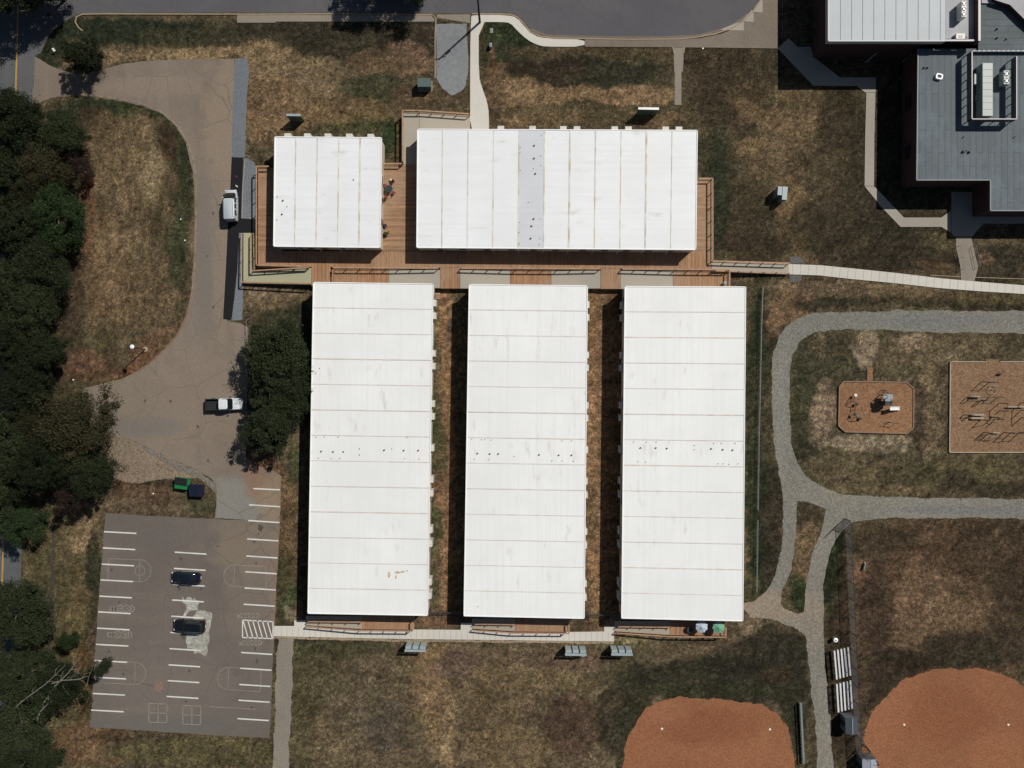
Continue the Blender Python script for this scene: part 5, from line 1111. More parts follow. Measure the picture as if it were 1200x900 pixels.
def mirrors(t, x, y, z, m):
    for s in (-1, 1): MB().box((x, s * (y + .1), z), (.16, .24, .15), s * .2).build('mirror', m, t, bevel=.02)
def quad_on(t, name, pts, m):
    mb = MB(); mb.face(pts); o = mb.build(name, m, t); return o
def make_car(name, label, L, W, paint_m, hood, deckl, zb, belt, roof, cab, rooftop, loc, rz, glass_split=(), rails=False):
    """front at +x. cab=(x rear base, x front base), rooftop=(x rear, x front)"""
    t = thing(name, label, 'car', loc, rz); h = L / 2
    st = [(-h, W * .33, zb + .18, deckl - .18, .0), (-h + .10, W * .43, zb + .05, deckl - .05, .0), (-h + .45, W * .485, zb, deckl, .02), (cab[0], W * .5, zb, belt, .03), (0, W * .5, zb, belt, .03), (cab[1], W * .495, zb, belt - .02, .04), (cab[1] + (h - cab[1]) * .5, W * .485, zb, hood, .05), (h - .35, W * .46, zb, hood - .07, .04), (h - .12, W * .40, zb + .05, hood - .16, .02), (h, W * .30, zb + .15, hood - .3, 0)]
    body_loft(st).build('body', paint_m, t, smooth=True)
    cx = (cab[0] + cab[1]) / 2; hx = (cab[1] - cab[0]) / 2; rx_ = (rooftop[0] + rooftop[1]) / 2; rhx = (rooftop[1] - rooftop[0]) / 2; n = 28
    g = MB(); g.loft([supel(hx, W * .455, n, .38, belt - .03, cx), supel((hx * .45 + rhx * .55), W * .42, n, .36, belt + (roof - belt) * .6, cx * .45 + rx_ * .55), supel(rhx * 1.02, W * .385, n, .35, roof - .05, rx_)])
    g.build('windows', M['carglass'], t, smooth=True)
    r = MB(); r.loft([supel(rhx * 1.05, W * .395, n, .35, roof - .07, rx_), supel(rhx * 1.0, W * .38, n, .35, roof - .01, rx_), supel(rhx * .8, W * .30, n, .4, roof + .02, rx_)]); r.build('roof', paint_m, t, smooth=True)
    for f in ((rooftop[0] - (rooftop[0] - cab[0]) * .5), rooftop[1] + (cab[1] - rooftop[1]) * .45, rx_):
        for s in (-1, 1):
            MB().bar((f, s * W * .462, belt), (f * .6 + rx_ * .4 if f != rx_ else f, s * W * .398, roof - .05), .07, .05).build('pillar', paint_m, t)
    wheels(t, (-h + .85, h - .88), W / 2 - .12); lamps(t, h - .16, -h + .07, W * .34, hood - .22, deckl - .22); mirrors(t, cab[1] - .35, W / 2, belt + .08, paint_m)
    w = MB(); w.bar((cab[1] - .05, -.1, belt + .07), (cab[1] - .28, .5, belt + .17), .025); w.build('wiper', M['black'], t)
    w = MB(); w.box((h - .02, 0, zb + .3), (.06, .9, .22)); w.build('grille', M['black'], t)
    w = MB(); w.box((-h - .0, 0, zb + .4), (.03, .5, .14)); w.build('number_plate', M['trim'], t)
    if rails:
        for s in (-1, 1): MB().tube([(rooftop[0] + .15, s * W * .34, roof + .0), (rooftop[0] + .3, s * W * .34, roof + .09), (rooftop[1] - .3, s * W * .34, roof + .09), (rooftop[1] - .15, s * W * .34, roof + .0)], .022, 6).build('roof_rail', M['galvdark'], t)
    return t
def onlot(px, py, z=.03): p = P(px, py, .8); p.z = z; return p
make_car('parked_car', 'dark blue black sedan, upper of the two cars in the middle row of the lot', 4.6, 1.80, M['carnavy'], .92, 1.0, .22, .98, 1.43, (-1.75, 1.15), (-.85, .35), onlot(218, 676.8), R(180 - 2))
make_car('parked_suv', 'black sport utility vehicle parked nose left on the white cement stain in the lot', 4.95, 1.95, M['carblack'], 1.08, 1.12, .28, 1.12, 1.75, (-2.30, 1.15), (-2.0, .45), onlot(222.3, 733.2), R(180 - 3), rails=True)
# white pickup, nose right
t = thing('pickup_truck', 'white pickup truck with open black bed, nosed up to the fence by the dark trees', 'pickup truck', onlot(262.6, 473.6, .024), R(1)); L = 5.7; W = 1.95; h = L / 2
body_loft([(-h, W * .45, .5, .62, 0), (-h + .05, W * .47, .45, .70, 0), (-.55, W * .48, .4, .70, 0), (-.5, W * .48, .38, 1.1, .02), (1.2, W * .49, .36, 1.1, .03), (1.35, W * .485, .36, 1.12, .05), (2.2, W * .47, .36, 1.08, .05), (h - .2, W * .44, .4, 1.0, .04), (h, W * .36, .5, .85, 0)]).build('body', M['carwhite'], t, smooth=True)
bd = MB(); bd.box((-1.68, 0, .72), (2.18, 1.55, .04)); bd.build('bed_floor', M['bedliner'], t)
for s in (-1, 1): b_ = MB(); b_.box((-1.68, s * .84, .95), (2.3, .13, .50)); o = b_.build('bed_side', M['carwhite'], t); b_ = MB(); b_.box((-1.68, s * .835, 1.215), (2.26, .15, .03)); b_.box((-1.68, s * .765, .96), (2.2, .012, .46)); b_.build('rail_cap', M['bedliner'], o)
b_ = MB(); b_.box((-h + .06, 0, .92), (.09, 1.6, .48)); b_.build('tailgate', M['bedliner'], t)
b_ = MB(); b_.box((-.58, 0, 1.05), (.30, 1.72, .34)); b_.build('toolbox', M['alu'], t, bevel=.02)
g = MB(); g.loft([supel(1.0, W * .45, 28, .35, 1.1, .55), supel(.78, W * .42, 28, .34, 1.5, .40), supel(.62, W * .385, 28, .33, 1.82, .25)]); g.build('windows', M['carglass'], t, smooth=True)
g = MB(); g.loft([supel(.70, W * .40, 28, .33, 1.80, .20), supel(.66, W * .385, 28, .33, 1.88, .19), supel(.5, W * .3, 28, .4, 1.90, .19)]); g.build('roof', M['carwhite'], t, smooth=True)
for s in (-1, 1): MB().bar((-.40, s * .87, 1.1), (-.40, s * .77, 1.82), .16, .06).build('pillar', M['carwhite'], t)
wheels(t, (-1.75, 1.85), W / 2 - .14, .38, .26); lamps(t, h - .1, -h + .05, W * .36, .92, .82); mirrors(t, 1.15, W / 2 + .05, 1.28, M['black'])
MB().box((h + .02, 0, .62), (.12, 1.7, .2)).build('front_bumper', M['galv'], t, bevel=.03); MB().box((-h - .06, 0, .6), (.14, 1.7, .18)).build('rear_bumper', M['galv'], t, bevel=.03)
# silver white van, nose up
t = thing('parked_van', 'silver white van parked nose up beside the deck, on the black asphalt lane', 'van', onlot(271.0, 241, .036), R(90 + 1.5)); L = 4.95; W = 1.98; h = L / 2
body_loft([(-h, W * .44, .42, 1.0, 0), (-h + .12, W * .485, .32, 1.12, .0), (0, W * .5, .28, 1.15, .0), (1.2, W * .5, .28, 1.15, .02), (1.75, W * .48, .28, 1.08, .05), (h - .25, W * .44, .3, .98, .04), (h, W * .36, .4, .75, 0)]).build('body', M['vanwhite'], t, smooth=True)
g = MB(); g.loft([supel(1.80, W * .475, 32, .26, 1.1, -.62), supel(1.72, W * .455, 32, .26, 1.6, -.68), supel(1.62, W * .42, 32, .26, 2.02, -.76), supel(1.54, W * .36, 32, .3, 2.08, -.79)]); g.build('cabin', M['vanwhite'], t, smooth=True)
g = MB(); g.loft([supel(.75, W * .44, 24, .3, 1.14, 1.18), supel(.62, W * .42, 24, .3, 1.55, .92), supel(.42, W * .39, 24, .3, 1.96, .62)]); g.build('windscreen', M['carglass'], t, smooth=True)
for s in (-1, 1):
    for x0, x1 in ((.28, .92), (-.65, .15), (-1.75, -.85)):
        wq = MB(); y0, y1 = s * (W * .474), s * (W * .445); wq.loft([[Vector((x, y + s * d_, z)) for x, z, y in ((x0 - .02, 1.22, y0), (x1, 1.22, y0), (x1 - .08, 1.78, y1), (x0 + .05, 1.78, y1))] for d_ in (-.02, .02)]); wq.build('side_window', M['carglass'], t)
wheels(t, (-1.5, 1.55), W / 2 - .13, .35, .24); lamps(t, h - .15, -h + .05, W * .38, .82, 1.0); mirrors(t, 1.15, W / 2 + .04, 1.3, M['vanwhite'])
MB().box((-h + .1, 0, 1.55), (.05, 1.4, .5), 0, tilt=(0, R(-6))).build('rear_window', M['carglass'], t)
for s in (-1, 1): MB().tube([(-2.1, s * .66, 2.08), (-1.9, s * .68, 2.14), (.5, s * .68, 2.13), (.7, s * .66, 2.06)], .022, 6).build('roof_rail', M['galv'], t)

# ------------------------------------------------------------------ dumpsters
def dumpster(label, px, py, rz, L, W, hh, body_m, lid_m, cover, green):
    p = P(px, py, 1.0); t = thing('dumpster', label, 'dumpster', (p.x, p.y, .0), rz)
    hx, hy = L / 2, W / 2; b = MB()
    zf, zr = hh * .72, hh
    pr_ = [(-hy, .16), (hy - .1, .16), (hy, zr), (-hy - .28, zf)]
    b.loft([[Vector((x, y, z)) for y, z in pr_] for x in (-hx, hx)]); b.build('body', body_m, t)
    for s in (-1, 1): MB().box((s * (hx + .09), .05, hh * .55), (.18, W * .62, .16)).build('fork_pocket', body_m, t); MB().box((s * hx, 0, hh * .4), (.06, W * .8, .08)).build('side_rib', body_m, t)
    for k in (-.3, 0, .3): MB().bar((L * k, -hy - .05, .2), (L * k, -hy - .29, zf - .05), .07, .05).build('front_rib', body_m, t)
    MB().bar((-hx, -hy - .30, zf), (hx, -hy - .30, zf), .08, .09).build('front_rim', body_m, t)
    ang = math.atan2(zr - zf, W + .28)
    for k in (-1, 1):
        x0 = k * L / 4; ww = L / 2 - .05; y0, y1 = (-hy - (.28 if cover == 'full' else -.28)), hy
        z0 = zf + (zr - zf) * ((y0 + hy + .28) / (W + .28)) + .04
        l = MB(); l.loft([[Vector((x, y, z + d)) for x, y, z in ((x0 - ww / 2, y0, z0), (x0 + ww / 2, y0, z0), (x0 + ww / 2, y1, zr + .04), (x0 - ww / 2, y1, zr + .04))] for d in (0, .045)]); lo = l.build('lid', lid_m, t)
        for q in (-.25, 0, .25): MB().bar((x0 + ww * q, y0 + .06, z0 + .06), (x0 + ww * q, y1 - .08, zr + .10), .05, .03).build('lid_rib', lid_m, lo)
    for sx in (-1, 1):
        for sy in (-1, 1): MB().tube([(sx * (hx - .2) - .04, sy * (hy - .2), .08), (sx * (hx - .2) + .04, sy * (hy - .2), .08)], .085, 10).build('caster', M['tyre'], t)
    return t
dumpster('green dumpster with black lids on the bare dirt above the parking lot', 213, 565.0, R(-8), 2.0, 1.45, 1.5, M['green_dump'], M['blacklid'], 'part', 1)
dumpster('dark navy dumpster with closed lids touching the green one', 229.8, 573.5, R(-3), 2.05, 1.6, 1.4, M['navy_dump'], M['navy_dump'], 'full', 0)

# ------------------------------------------------------------------ poles and lamps
p = P(562.3, 26.5); t = thing('utility_pole', 'dark wooden utility pole at the top edge, its long shadow crossing the gravel pad', 'utility pole', (p.x, p.y, 0))
MB().tube([(0, 0, -.05), (0, 0, 4), (0, 0, 9.6)], [.19, .16, .115], 10).build('pole', M['polewood'], t, smooth=True)
MB().box((0, 0, 9.2), (1.9, .10, .12), R(20)).build('crossarm', M['polewood'], t)
MB().lathe((.34, .22, 7.6), ((.05, 0), (.24, .03), (.24, .8), (.18, .86), (.05, .9)), 14).build('transformer', M['galvdark'], t, smooth=True)
MB().bar((0, 0, 8.0), (.34, .22, 8.2), .06).build('bracket', M['galvdark'], t)
for s in (-.8, 0, .8): MB().lathe((s * math.cos(R(20)), s * math.sin(R(20)), 9.25), ((.03, 0), (.06, .05), (.03, .1), (.06, .15), (.02, .22)), 8).build('insulator', M['lamp_clear'], t)
MB().box((.15, .05, 1.9), (.10, .16, .22)).build('meter_box', M['trim'], t)
p = P(170.5, 409.5); t = thing('street_lamp', 'slim dark street lamp on the lower left lawn with a pale round head', 'street lamp', (p.x, p.y, 0))
MB().tube([(0, 0, 0), (0, 0, 5.6)], [.10, .055], 8).build('pole', M['playdark'], t, smooth=True)
MB().lathe((0, 0, -.02), ((.42, 0), (.42, .1), (.36, .14), (.12, .16)), 16).build('base', M['kerb'], t)
MB().tube([(0, 0, 5.55), (-.5, .05, 5.75), (.35, .05, 5.72)], [.04, .03, .03], 6).build('arm', M['playdark'], t) if False else MB().tube([(0, 0, 5.5), (.15, .05, 5.75), (.55, .1, 5.85)], [.04, .035, .03], 6).build('arm', M['playdark'], t)
MB().lathe((.75, .14, 5.7), ((.06, 0), (.30, .04), (.34, .14), (.26, .26), (.08, .30)), 16).build('lamp_head', M['trim'], t, smooth=True)

# ------------------------------------------------------------------ electrical racks and cabinets
def rack(label, px, py, wd, side, hh=2.3, ncab=3, m=None, extra=False, group=None, setback=.42, wm=None):
    """side=+1: cabinets on the north side of the top tray, -1: on the south side"""
    p = P(px, py, hh); t = thing('electrical_rack', label, 'electrical rack', (p.x, p.y, 0), R(-1), group=group); m = m or M['cabinet']
    for k in range(ncab + 1 if ncab < 3 else 4):
        x = -wd / 2 + wd * k / (ncab if ncab < 3 else 3); x = max(-wd / 2 + .06, min(wd / 2 - .06, x)); MB().box((x, side * .12, hh / 2 - .05), (.08, .08, hh - .06)).build('post', M['galvdark'], t)
    MB().box((0, 0, hh), (wd, .36, .12)).build('wireway', wm or m, t, bevel=.01)
    for k in range(ncab):
        x = -wd / 2 + wd * (k + .5) / ncab; w_ = wd / ncab * .82
        MB().box((x, side * setback, (hh - .16) / 2 + .08), (w_, .46 if setback > .2 else .34, hh - .24)).build('cabinet', m, t, bevel=.015)
    if extra: MB().box((wd * .33, -.42, hh * .35), (.7, .5, .9)).build('side_box', m, t)
    return t
rack('grey three cabinet electrical rack standing alone, below the block nearest the parking lot', 486.6, 762.6, 3.3, 1)
rack('grey electrical rack with three cabinets and an extra low box, below the sidewalk', 674.8, 767.2, 3.35, 1, extra=True)
rack('grey electrical rack with three cabinets, right of its neighbour, below the sidewalk end', 728.9, 767.0, 3.35, 1)
rack('short electrical rack with a pale top on the grass above the small square classroom block', 343.8, 134.8, 2.25, -1, 2.4, 2, m=M['greenmetal'], setback=.05, wm=M['cabinet'])
rack('wide electrical rack with a bright white top above the wide classroom block', 760, 127.3, 3.2, -1, 2.45, 3, m=M['greenmetal'], setback=.05, wm=M['alu'])
for (x0, y0, x1, y1, lab) in ((911.8, 218.8, 916.3, 228.3, 'short grey green electrical cabinet on the dark lawn, left of its longer twin'), (917.2, 219, 922.4, 233.8, 'long grey green electrical cabinet on the dark lawn, right of the shorter one')):
    a, b = P(x0, y0, 2.0), P(x1, y1, 2.0); t = thing('electrical_cabinet', lab, 'electrical cabinet', ((a.x + b.x) / 2, (a.y + b.y) / 2, 0), R(-4)); W_, L_ = b.x - a.x, a.y - b.y
    MB().box((0, 0, .05), (W_ + .2, L_ + .2, .1)).build('concrete_pad', M['walkold'], t); MB().box((0, 0, 1.03), (W_, L_, 1.86)).build('cabinet', M['cabinet2'], t, bevel=.02); MB().box((0, 0, 1.98), (W_ + .08, L_ + .08, .05)).build('top_cover', M['cabinet'], t)
    MB().box((-W_ / 2 - .02, 0, 1.1), (.04, .06, .25)).build('handle', M['galvdark'], t)
a = P(497, 96.6, 1.6); t = thing('utility_transformer', 'green box transformer on the grass left of the gravel pad', 'transformer', (a.x, a.y, 0))
MB().box((0, 0, .06), (2.3, 1.7, .12)).build('concrete_pad', M['walkold'], t); MB().box((0, 0, .86), (2.0, 1.3, 1.5)).build('cabinet', M['greenmetal'], t, bevel=.03); MB().box((0, 0, 1.63), (2.08, 1.38, .06)).build('lid', M['greenmetal'], t, bevel=.02)
MB().box((0, -.66, .85), (.05, .03, 1.2)).build('door_gap', M['black'], t)
for (x, y, lab, w_) in ((575.8, 35.3, 'low pale utility lid in dark grass right of the pole', .5), (575, 54, 'small pale green utility pedestal with a dark shadow, right of the concrete walk', .42)):
    p = P(x, y, .3); t = thing('utility_pedestal', lab, 'utility box', (p.x, p.y, 0)); z = .12 if w_ == .5 else .8
    MB().box((0, 0, z / 2), (w_, w_ * 1.5, z)).build('housing', M['walkmid'] if z < .5 else M['cabinet'], t, bevel=.03); MB().box((0, 0, z + .02), (w_ * .7, w_, .03)).build('lid', M['cabinet2'], t)
p = P(57.5, 17); t = thing('storm_drain', 'square pale framed storm drain with a dark grate at the upper left road corner', 'storm drain', (p.x, p.y, 0))
MB().box((0, 0, .03), (.95, .95, .05)).build('frame', M['walkold'], t); MB().box((0, 0, .058), (.72, .72, .02)).build('grate', M['black'], t)
p = P(66, 60.5); t = thing('small_sign', 'small white marker sign in the dark grass of the upper left verge', 'sign', (p.x, p.y, 0), R(30)); MB().box((0, 0, .35), (.06, .06, .7)).build('post', M['galvdark'], t); MB().box((0, 0, .72), (.34, .5, .04), tilt=(R(35), 0)).build('panel', M['trim'], t)
for (x, y, lab) in ((212, 257, 'white scrap upper of the two on the left lawn by the driveway'), (217, 281.7, 'white scrap lower of the two on the left lawn by the driveway'), (179.7, 578.5, 'white scrap on the dirt left of the dumpsters'), (86, 445, 'white scrap at the bottom of the left lawn'), (823.5, 57, 'pale scrap beside the top sidewalk near the drain flume')):
    p = P(x, y); rr_ = random.Random(int(x)); b = MB(); b.loft([[Vector((p.x + math.cos(k) * .13 * rr_.uniform(.7, 1.3), p.y + math.sin(k) * .11 * rr_.uniform(.7, 1.3), z)) for k in range(6)] for z in (.01, .09)]); tag(b.build('litter', M['trim']), lab, 'litter', 'scraps of white litter')
# ------------------------------------------------------------------ umbrellas on the southern deck
def umbrella(label, px, py, m, rz, group='patio umbrellas on the southern deck'):
    h = 3.1; p = P(px, py, h); t = thing('patio_umbrella', label, 'umbrella', (p.x, p.y, .85), rz, group); r_ = .98; z = h - .85; cn = MB(); ap = Vector((0, 0, z)); n = 8
    ri = [Vector((r_ * math.cos(2 * math.pi * k / n), r_ * math.sin(2 * math.pi * k / n), z - .42)) for k in range(n)]
    for k in range(n):
        a, b = ri[k], ri[(k + 1) % n]; mid = (a + b) / 2 * .955; mid.z = z - .44; cm = ap.lerp(mid, .5) - Vector((0, 0, .035))
        cn.face([ap, a, cm]); cn.face([a, mid, cm]); cn.face([mid, b, cm]); cn.face([b, ap, cm])
        cn.face([a, a - Vector((0, 0, .14)), mid - Vector((0, 0, .14)), mid]); cn.face([mid, mid - Vector((0, 0, .14)), b - Vector((0, 0, .14)), b])
    c = cn.build('canopy', m, t); 
    for k in range(n): MB().tube([ap - Vector((0, 0, .05)), ri[k] * .97 - Vector((0, 0, .03))], .012, 4).build('rib', M['galvdark'], t)
    MB().tube([(0, 0, .05), (0, 0, z + .08)], .022, 8).build('pole', M['galv'], t); MB().lathe((0, 0, 0), ((.26, 0), (.26, .06), (.06, .10), (.03, .3)), 14).build('base', M['playdark'], t)
    MB().lathe((0, 0, z), ((.05, 0), (.04, .08), (.01, .12)), 8).build('finial', M['trim'], t)
umbrella('pale blue octagonal patio umbrella at the corner of the lowest deck', 823.1, 735.6, M['umb_pale'], R(22)); umbrella('sea green patio umbrella right of the pale blue one', 843, 736.2, M['umb_green'], R(8))
# things on the decks
def chair(label, px, py, z, rz, m, group=None):
    p = P(px, py, z); t = thing('patio_chair', label, 'chair', (p.x, p.y, z), rz, group)
    MB().box((0, 0, .44), (.46, .46, .05)).build('seat', m, t, bevel=.01); MB().box((0, .24, .70), (.46, .04, .48), tilt=(R(-8), 0)).build('backrest', m, t, bevel=.01)
    for sx in (-1, 1):
        for sy in (-1, 1): MB().box((sx * .2, sy * .2, .21), (.045, .045, .42)).build('leg', m, t)
    return t
p = P(455.6, 221, 1.9); t = thing('patio_table', 'dark teal patio table ringed by dark red seats on the deck between the northern blocks', 'table', (p.x, p.y, D)); MB().lathe((0, 0, .70), ((.62, 0), (.64, .02), (.62, .05)), 6).build('table_top', M['darkteal'], t); MB().tube([(0, 0, 0), (0, 0, .7)], .05, 8).build('pedestal', M['darkteal'], t); MB().lathe((0, 0, 0), ((.3, 0), (.3, .04), (.06, .06)), 12).build('foot', M['darkteal'], t)
for (x, y, rz, lab) in ((460.5, 213.5, -50, 'dark red chair upper right of the teal patio table'), (451.5, 218, 90, 'dark red chair left of the teal patio table'), (461.3, 226.5, 220, 'dark red chair lower right of the teal patio table'), (453, 231.5, 170, 'dark red chair just below the teal patio table')):
    chair(lab, x, y, D, R(rz), M['red'], 'dark red chairs around the patio table')
chair('black chair near the lower right corner of the small square classroom block', 452.0, 265, D, R(90), M['black']); p = P(455.5, 271.5, D + .2); t = thing('bucket', 'yellow bucket on the deck beside a black chair', 'bucket', (p.x, p.y, D)); MB().lathe((0, 0, 0), ((.13, 0), (.17, .34), (.15, .34), (.12, .05)), 12).build('pail', M['yellow'], t); MB().tube([(-.17, 0, .33), (-.12, 0, .45), (0, 0, .5), (.12, 0, .45), (.17, 0, .33)], .012, 5).build('handle', M['black'], t)
p = P(451.8, 274.5, D + .3); t = thing('planter', 'black planter box below the yellow bucket on the deck', 'planter', (p.x, p.y, D)); MB().box((0, 0, .25), (.5, .65, .5)).build('tub', M['black'], t, bevel=.03); MB().lathe((0, 0, .45), ((.18, 0), (.3, .15), (.2, .35), (.03, .4)), 9).build('shrub', M['leaf_bright'], t)
p = P(458.8, 211.2, D + .5); t = thing('storage_crate', 'small cream crate beside the red chairs on the deck', 'crate', (p.x, p.y, D), R(-50)); MB().box((0, 0, .2), (.6, .22, .4)).build('tub', M['cream'], t, bevel=.02); MB().box((0, 0, .42), (.64, .26, .04)).build('lid', M['cream'], t)
p = P(849.3, 331.5, LW + .5); t = thing('waste_bin', 'pale blue bin in the deck corner above the right hand classroom block', 'bin', (p.x, p.y, LW)); MB().lathe((0, 0, 0), ((.18, 0), (.22, .6), (.24, .62), (.05, .72)), 12).build('drum', M['bluepl'], t); MB().box((0, .2, .58), (.14, .05, .06)).build('handle', M['black'], t)
p = P(808, 737.5, LW + .4); t = thing('patio_table', 'small dark patio table left of the pale blue umbrella', 'table', (p.x, p.y, LW)); MB().lathe((0, 0, .6), ((.5, 0), (.52, .02), (.5, .05)), 14).build('table_top', M['darkteal'], t); MB().tube([(0, 0, 0), (0, 0, .6)], .04, 8).build('pedestal', M['darkteal'], t)
p = P(513, 347, .4); t = thing('wood_steps', 'short pale timber steps beneath the deck edge, right of the block nearest the parking lot', 'steps', (p.x, p.y, 0))
for k in range(3): MB().box((0, .35 - k * .3, .42 - k * .14), (.8, .28, .05)).build('tread', M['railwood'], t)
for s in (-1, 1): MB().bar((s * .38, .45, .42), (s * .38, -.45, .02), .05, .16).build('stringer', M['railwood'], t)

# ------------------------------------------------------------------ bleachers, barrel, booth, fences
def bleacher(label, px, py, length, rz):
    p = P(px, py, .8); t = thing('bleacher', label, 'bleacher', (p.x, p.y, 0), rz, 'aluminium bleachers by the ball field fence'); z = [1.35, 1.1, .85, .6, .38]
    for k in range(5):
        x = -1.3 + k * .64; MB().box((x, 0, z[k]), (.25, length, .05)).build('seat_plank', M['alu'], t)
        if k: MB().box((x - .32, 0, z[k] - .16), (.10, length * .98, .04)).build('foot_plank', M['playdark'], t)
    for y in (-length * .4, -length * .13, length * .13, length * .4):
        f = MB(); f.bar((-1.3, y, 1.28), (1.26, y, .32), .06); f.bar((-1.3, y, 0.03), (-1.3, y, 1.3), .06); f.bar((1.26, y, .0), (1.26, y, .34), .06); f.bar((-1.4, y, .04), (1.35, y, .04), .06); f.bar((0, y, .03), (0, y, .85), .05); f.build('frame', M['galvdark'], t)
bleacher('upper of the two striped aluminium bleachers beside the tall fence', 987.2, 777, 4.5, R(5)); bleacher('lower of the two striped aluminium bleachers beside the tall fence', 989.6, 815.8, 4.45, R(3.5))
p = P(979.3, 750.2, .9); t = thing('trash_barrel', 'white topped trash barrel above the bleachers', 'barrel', (p.x, p.y, 0)); MB().lathe((0, 0, 0), ((.28, 0), (.30, .3), (.29, .32), (.30, .6), (.29, .88)), 18).build('drum', M['cabinet2'], t, smooth=True)
MB().lathe((0, 0, .87), ((.36, 0), (.37, .05), (.30, .12), (.12, .15)), 18).build('lid', M['trim'], t, smooth=True); MB().lathe((0, 0, 1.0), ((.11, 0), (.11, .03)), 12).build('opening', M['black'], t)
def booth(name, label, x0, y0, x1, y1, h, rm, ridge=True):
    a, b = P(x0, y0, h), P(x1, y1, h); W_, L_ = b.x - a.x, a.y - b.y; t = thing(name, label, 'shed', ((a.x + b.x) / 2, (a.y + b.y) / 2, 0), R(1))
    MB().box((0, 0, h * .45 - .05), (W_ * .92, L_ * .92, h * .9)).build('wall', M['booth_wall'], t); r = MB(); hw, hl = W_ / 2, L_ / 2
    rx_ = hw * .1
    r.loft([[Vector((x, y, z)) for x, z in ((-hw, h * .9), (rx_, h + .0), (hw, h * .93), (hw, h * .9), (rx_, h - .06), (-hw, h * .86))] for y in (-hl, hl)]); r.bar((rx_, -hl, h + .01), (rx_, hl, h + .01), .1, .04, 1); r.build('roof', [rm, M['boothlight']], t)
    d = MB(); d.box((-W_ * .46 - .02, 0, h * .4), (.05, .8, h * .75)); d.build('door', M['black'], t); return t
booth('scorer_booth', 'dark blue roofed booth at the clay infield edge below the bleachers', 991.5, 842, 1005.5, 861, 2.4, M['booth']); booth('equipment_shed', 'pale grey roofed shed at the bottom edge beside the backstop', 1011.5, 890.5, 1028.5, 916, 2.5, M['boothlight'])
def fence(name, label, pts, h, gap, closed=False, mesh=True, dark=False, cat='fence', step=.34):
    V = [P(*p) for p in pts]; t = thing(name, label, cat, (V[0].x, V[0].y, 0)); off = Vector((V[0].x, V[0].y, 0)); up = Vector((0, 0, 1)); m = M['playdark'] if dark else M['galv']
    for i in range(len(V) - 1):
        a, b = V[i], V[i + 1]; n = max(1, round((b - a).length / gap)); L = (b - a).length
        for k in range(n + (1 if i == len(V) - 2 else 0)):
            q = a.lerp(b, k / n); MB().tube([q, q + up * h], .055 if dark else .038, 6).build('post', m, t, off)
        MB().tube([a + up * h, b + up * h], .04 if dark else .03, 6).build('top_rail', m, t, off)
        if mesh:
            w = MB(); k = -h; d = (b - a).normalized()
            while k < L:
                for s in (0, 1):
                    x0, x1 = max(0, k), min(L, k + h)
                    z0, z1 = (x0 - k, x1 - k) if s == 0 else (h - (x0 - k), h - (x1 - k))
                    if x1 > x0: w.bar(a + d * x0 + up * max(.03, z0), a + d * x1 + up * min(h, max(.03, z1)), .022)
                k += step
            w.build('chain_link_mesh', M['galvdark'] if dark else m, t, off)
    return t
fence('chain_link_fence', 'tall chain link fence along the bleachers and the right outfield', [(976, 621), (989.5, 607.5), (991.5, 640), (995, 720), (998.5, 800), (1003, 880)], 2.2, 2.5, dark=True)
fence('chain_link_fence', 'low grey railed fence in the dark grass strip right of the classroom blocks', [(892.6, 338), (891, 380), (889.5, 450), (888, 520), (887, 597)], .75, 4.5, step=.6)
fence('chain_link_fence', 'low grey railed fence near the lower right corner of the classroom blocks', [(886.7, 609), (886.3, 650), (885.6, 693)], .75, 4.5, step=.6)
fence('chain_link_fence', 'short low wire fence across the gap below the first and middle classroom blocks', [(502, 716), (545, 717)], 1.1, 2.5, dark=True); fence('chain_link_fence', 'short low wire fence across the gap left of the block with the umbrellas', [(685, 718.5), (728, 720)], 1.1, 2.5, dark=True)
fence('parking_rail_fence', 'pale rusty rail fence running past the dark trees in front of the pickup', [(293.5, 374), (290.8, 376), (291.2, 430), (291, 500), (288.8, 543)], .8, 3.0, mesh=False)
fence('backstop', 'dark pipe backstop frame at the corner of the right clay infield', [(1003.5, 861), (1012, 872.5), (1022, 888), (1013, 888), (1005, 878), (1011.5, 872.8)], 2.4, 2.2, dark=True, cat='backstop', step=.6)
p1, p2 = P(936.8, 822), P(940.3, 893); t = thing('players_bench', 'long grey green players bench with back rail beside the left infield', 'bench', ((p1.x + p2.x) / 2, (p1.y + p2.y) / 2, 0)); off = t.location.copy()
MB().bar((p1.x, p1.y, .46), (p2.x, p2.y, .46), .42, .05).build('seat', M['cabinet2'], t, off); MB().bar((p1.x - .22, p1.y, .8), (p2.x - .22, p2.y, .8), .06, .28).build('backrest', M['cabinet2'], t, off)
for k in range(6): q = p1.lerp(p2, (k + .3) / 5.6); MB().bar((q.x, q.y, 0), (q.x, q.y, .45), .3, .06).build('leg', M['galvdark'], t, off)
for (x, y, lab) in ((775.5, 854, 'pale base near the middle of the left infield'), (902, 854.7, 'pale base at the right side of the left infield'), (1059.3, 849.3, 'pale base at the left of the right infield'), (1181.4, 849.3, 'pale base at the far right of the right infield')):
    p = P(x, y); tag(MB().lathe((p.x, p.y, .014), ((.22, 0), (.24, .03), (.18, .09)), 4).build('infield_bag', M['base_white']), lab, 'base', 'bases on the clay infields')
p = P(1013.5, 664.5, .5); t = thing('field_marker', 'small pale green post leaning on the outfield grass right of the tall fence', 'marker', (p.x, p.y, 0), R(-15)); MB().box((0, 0, .25), (.22, 1.0, .5)).build('block', M['cabinet2'], t, bevel=.03); MB().box((.05, .6, .08), (.3, .3, .12)).build('foot', M['walkold'], t)

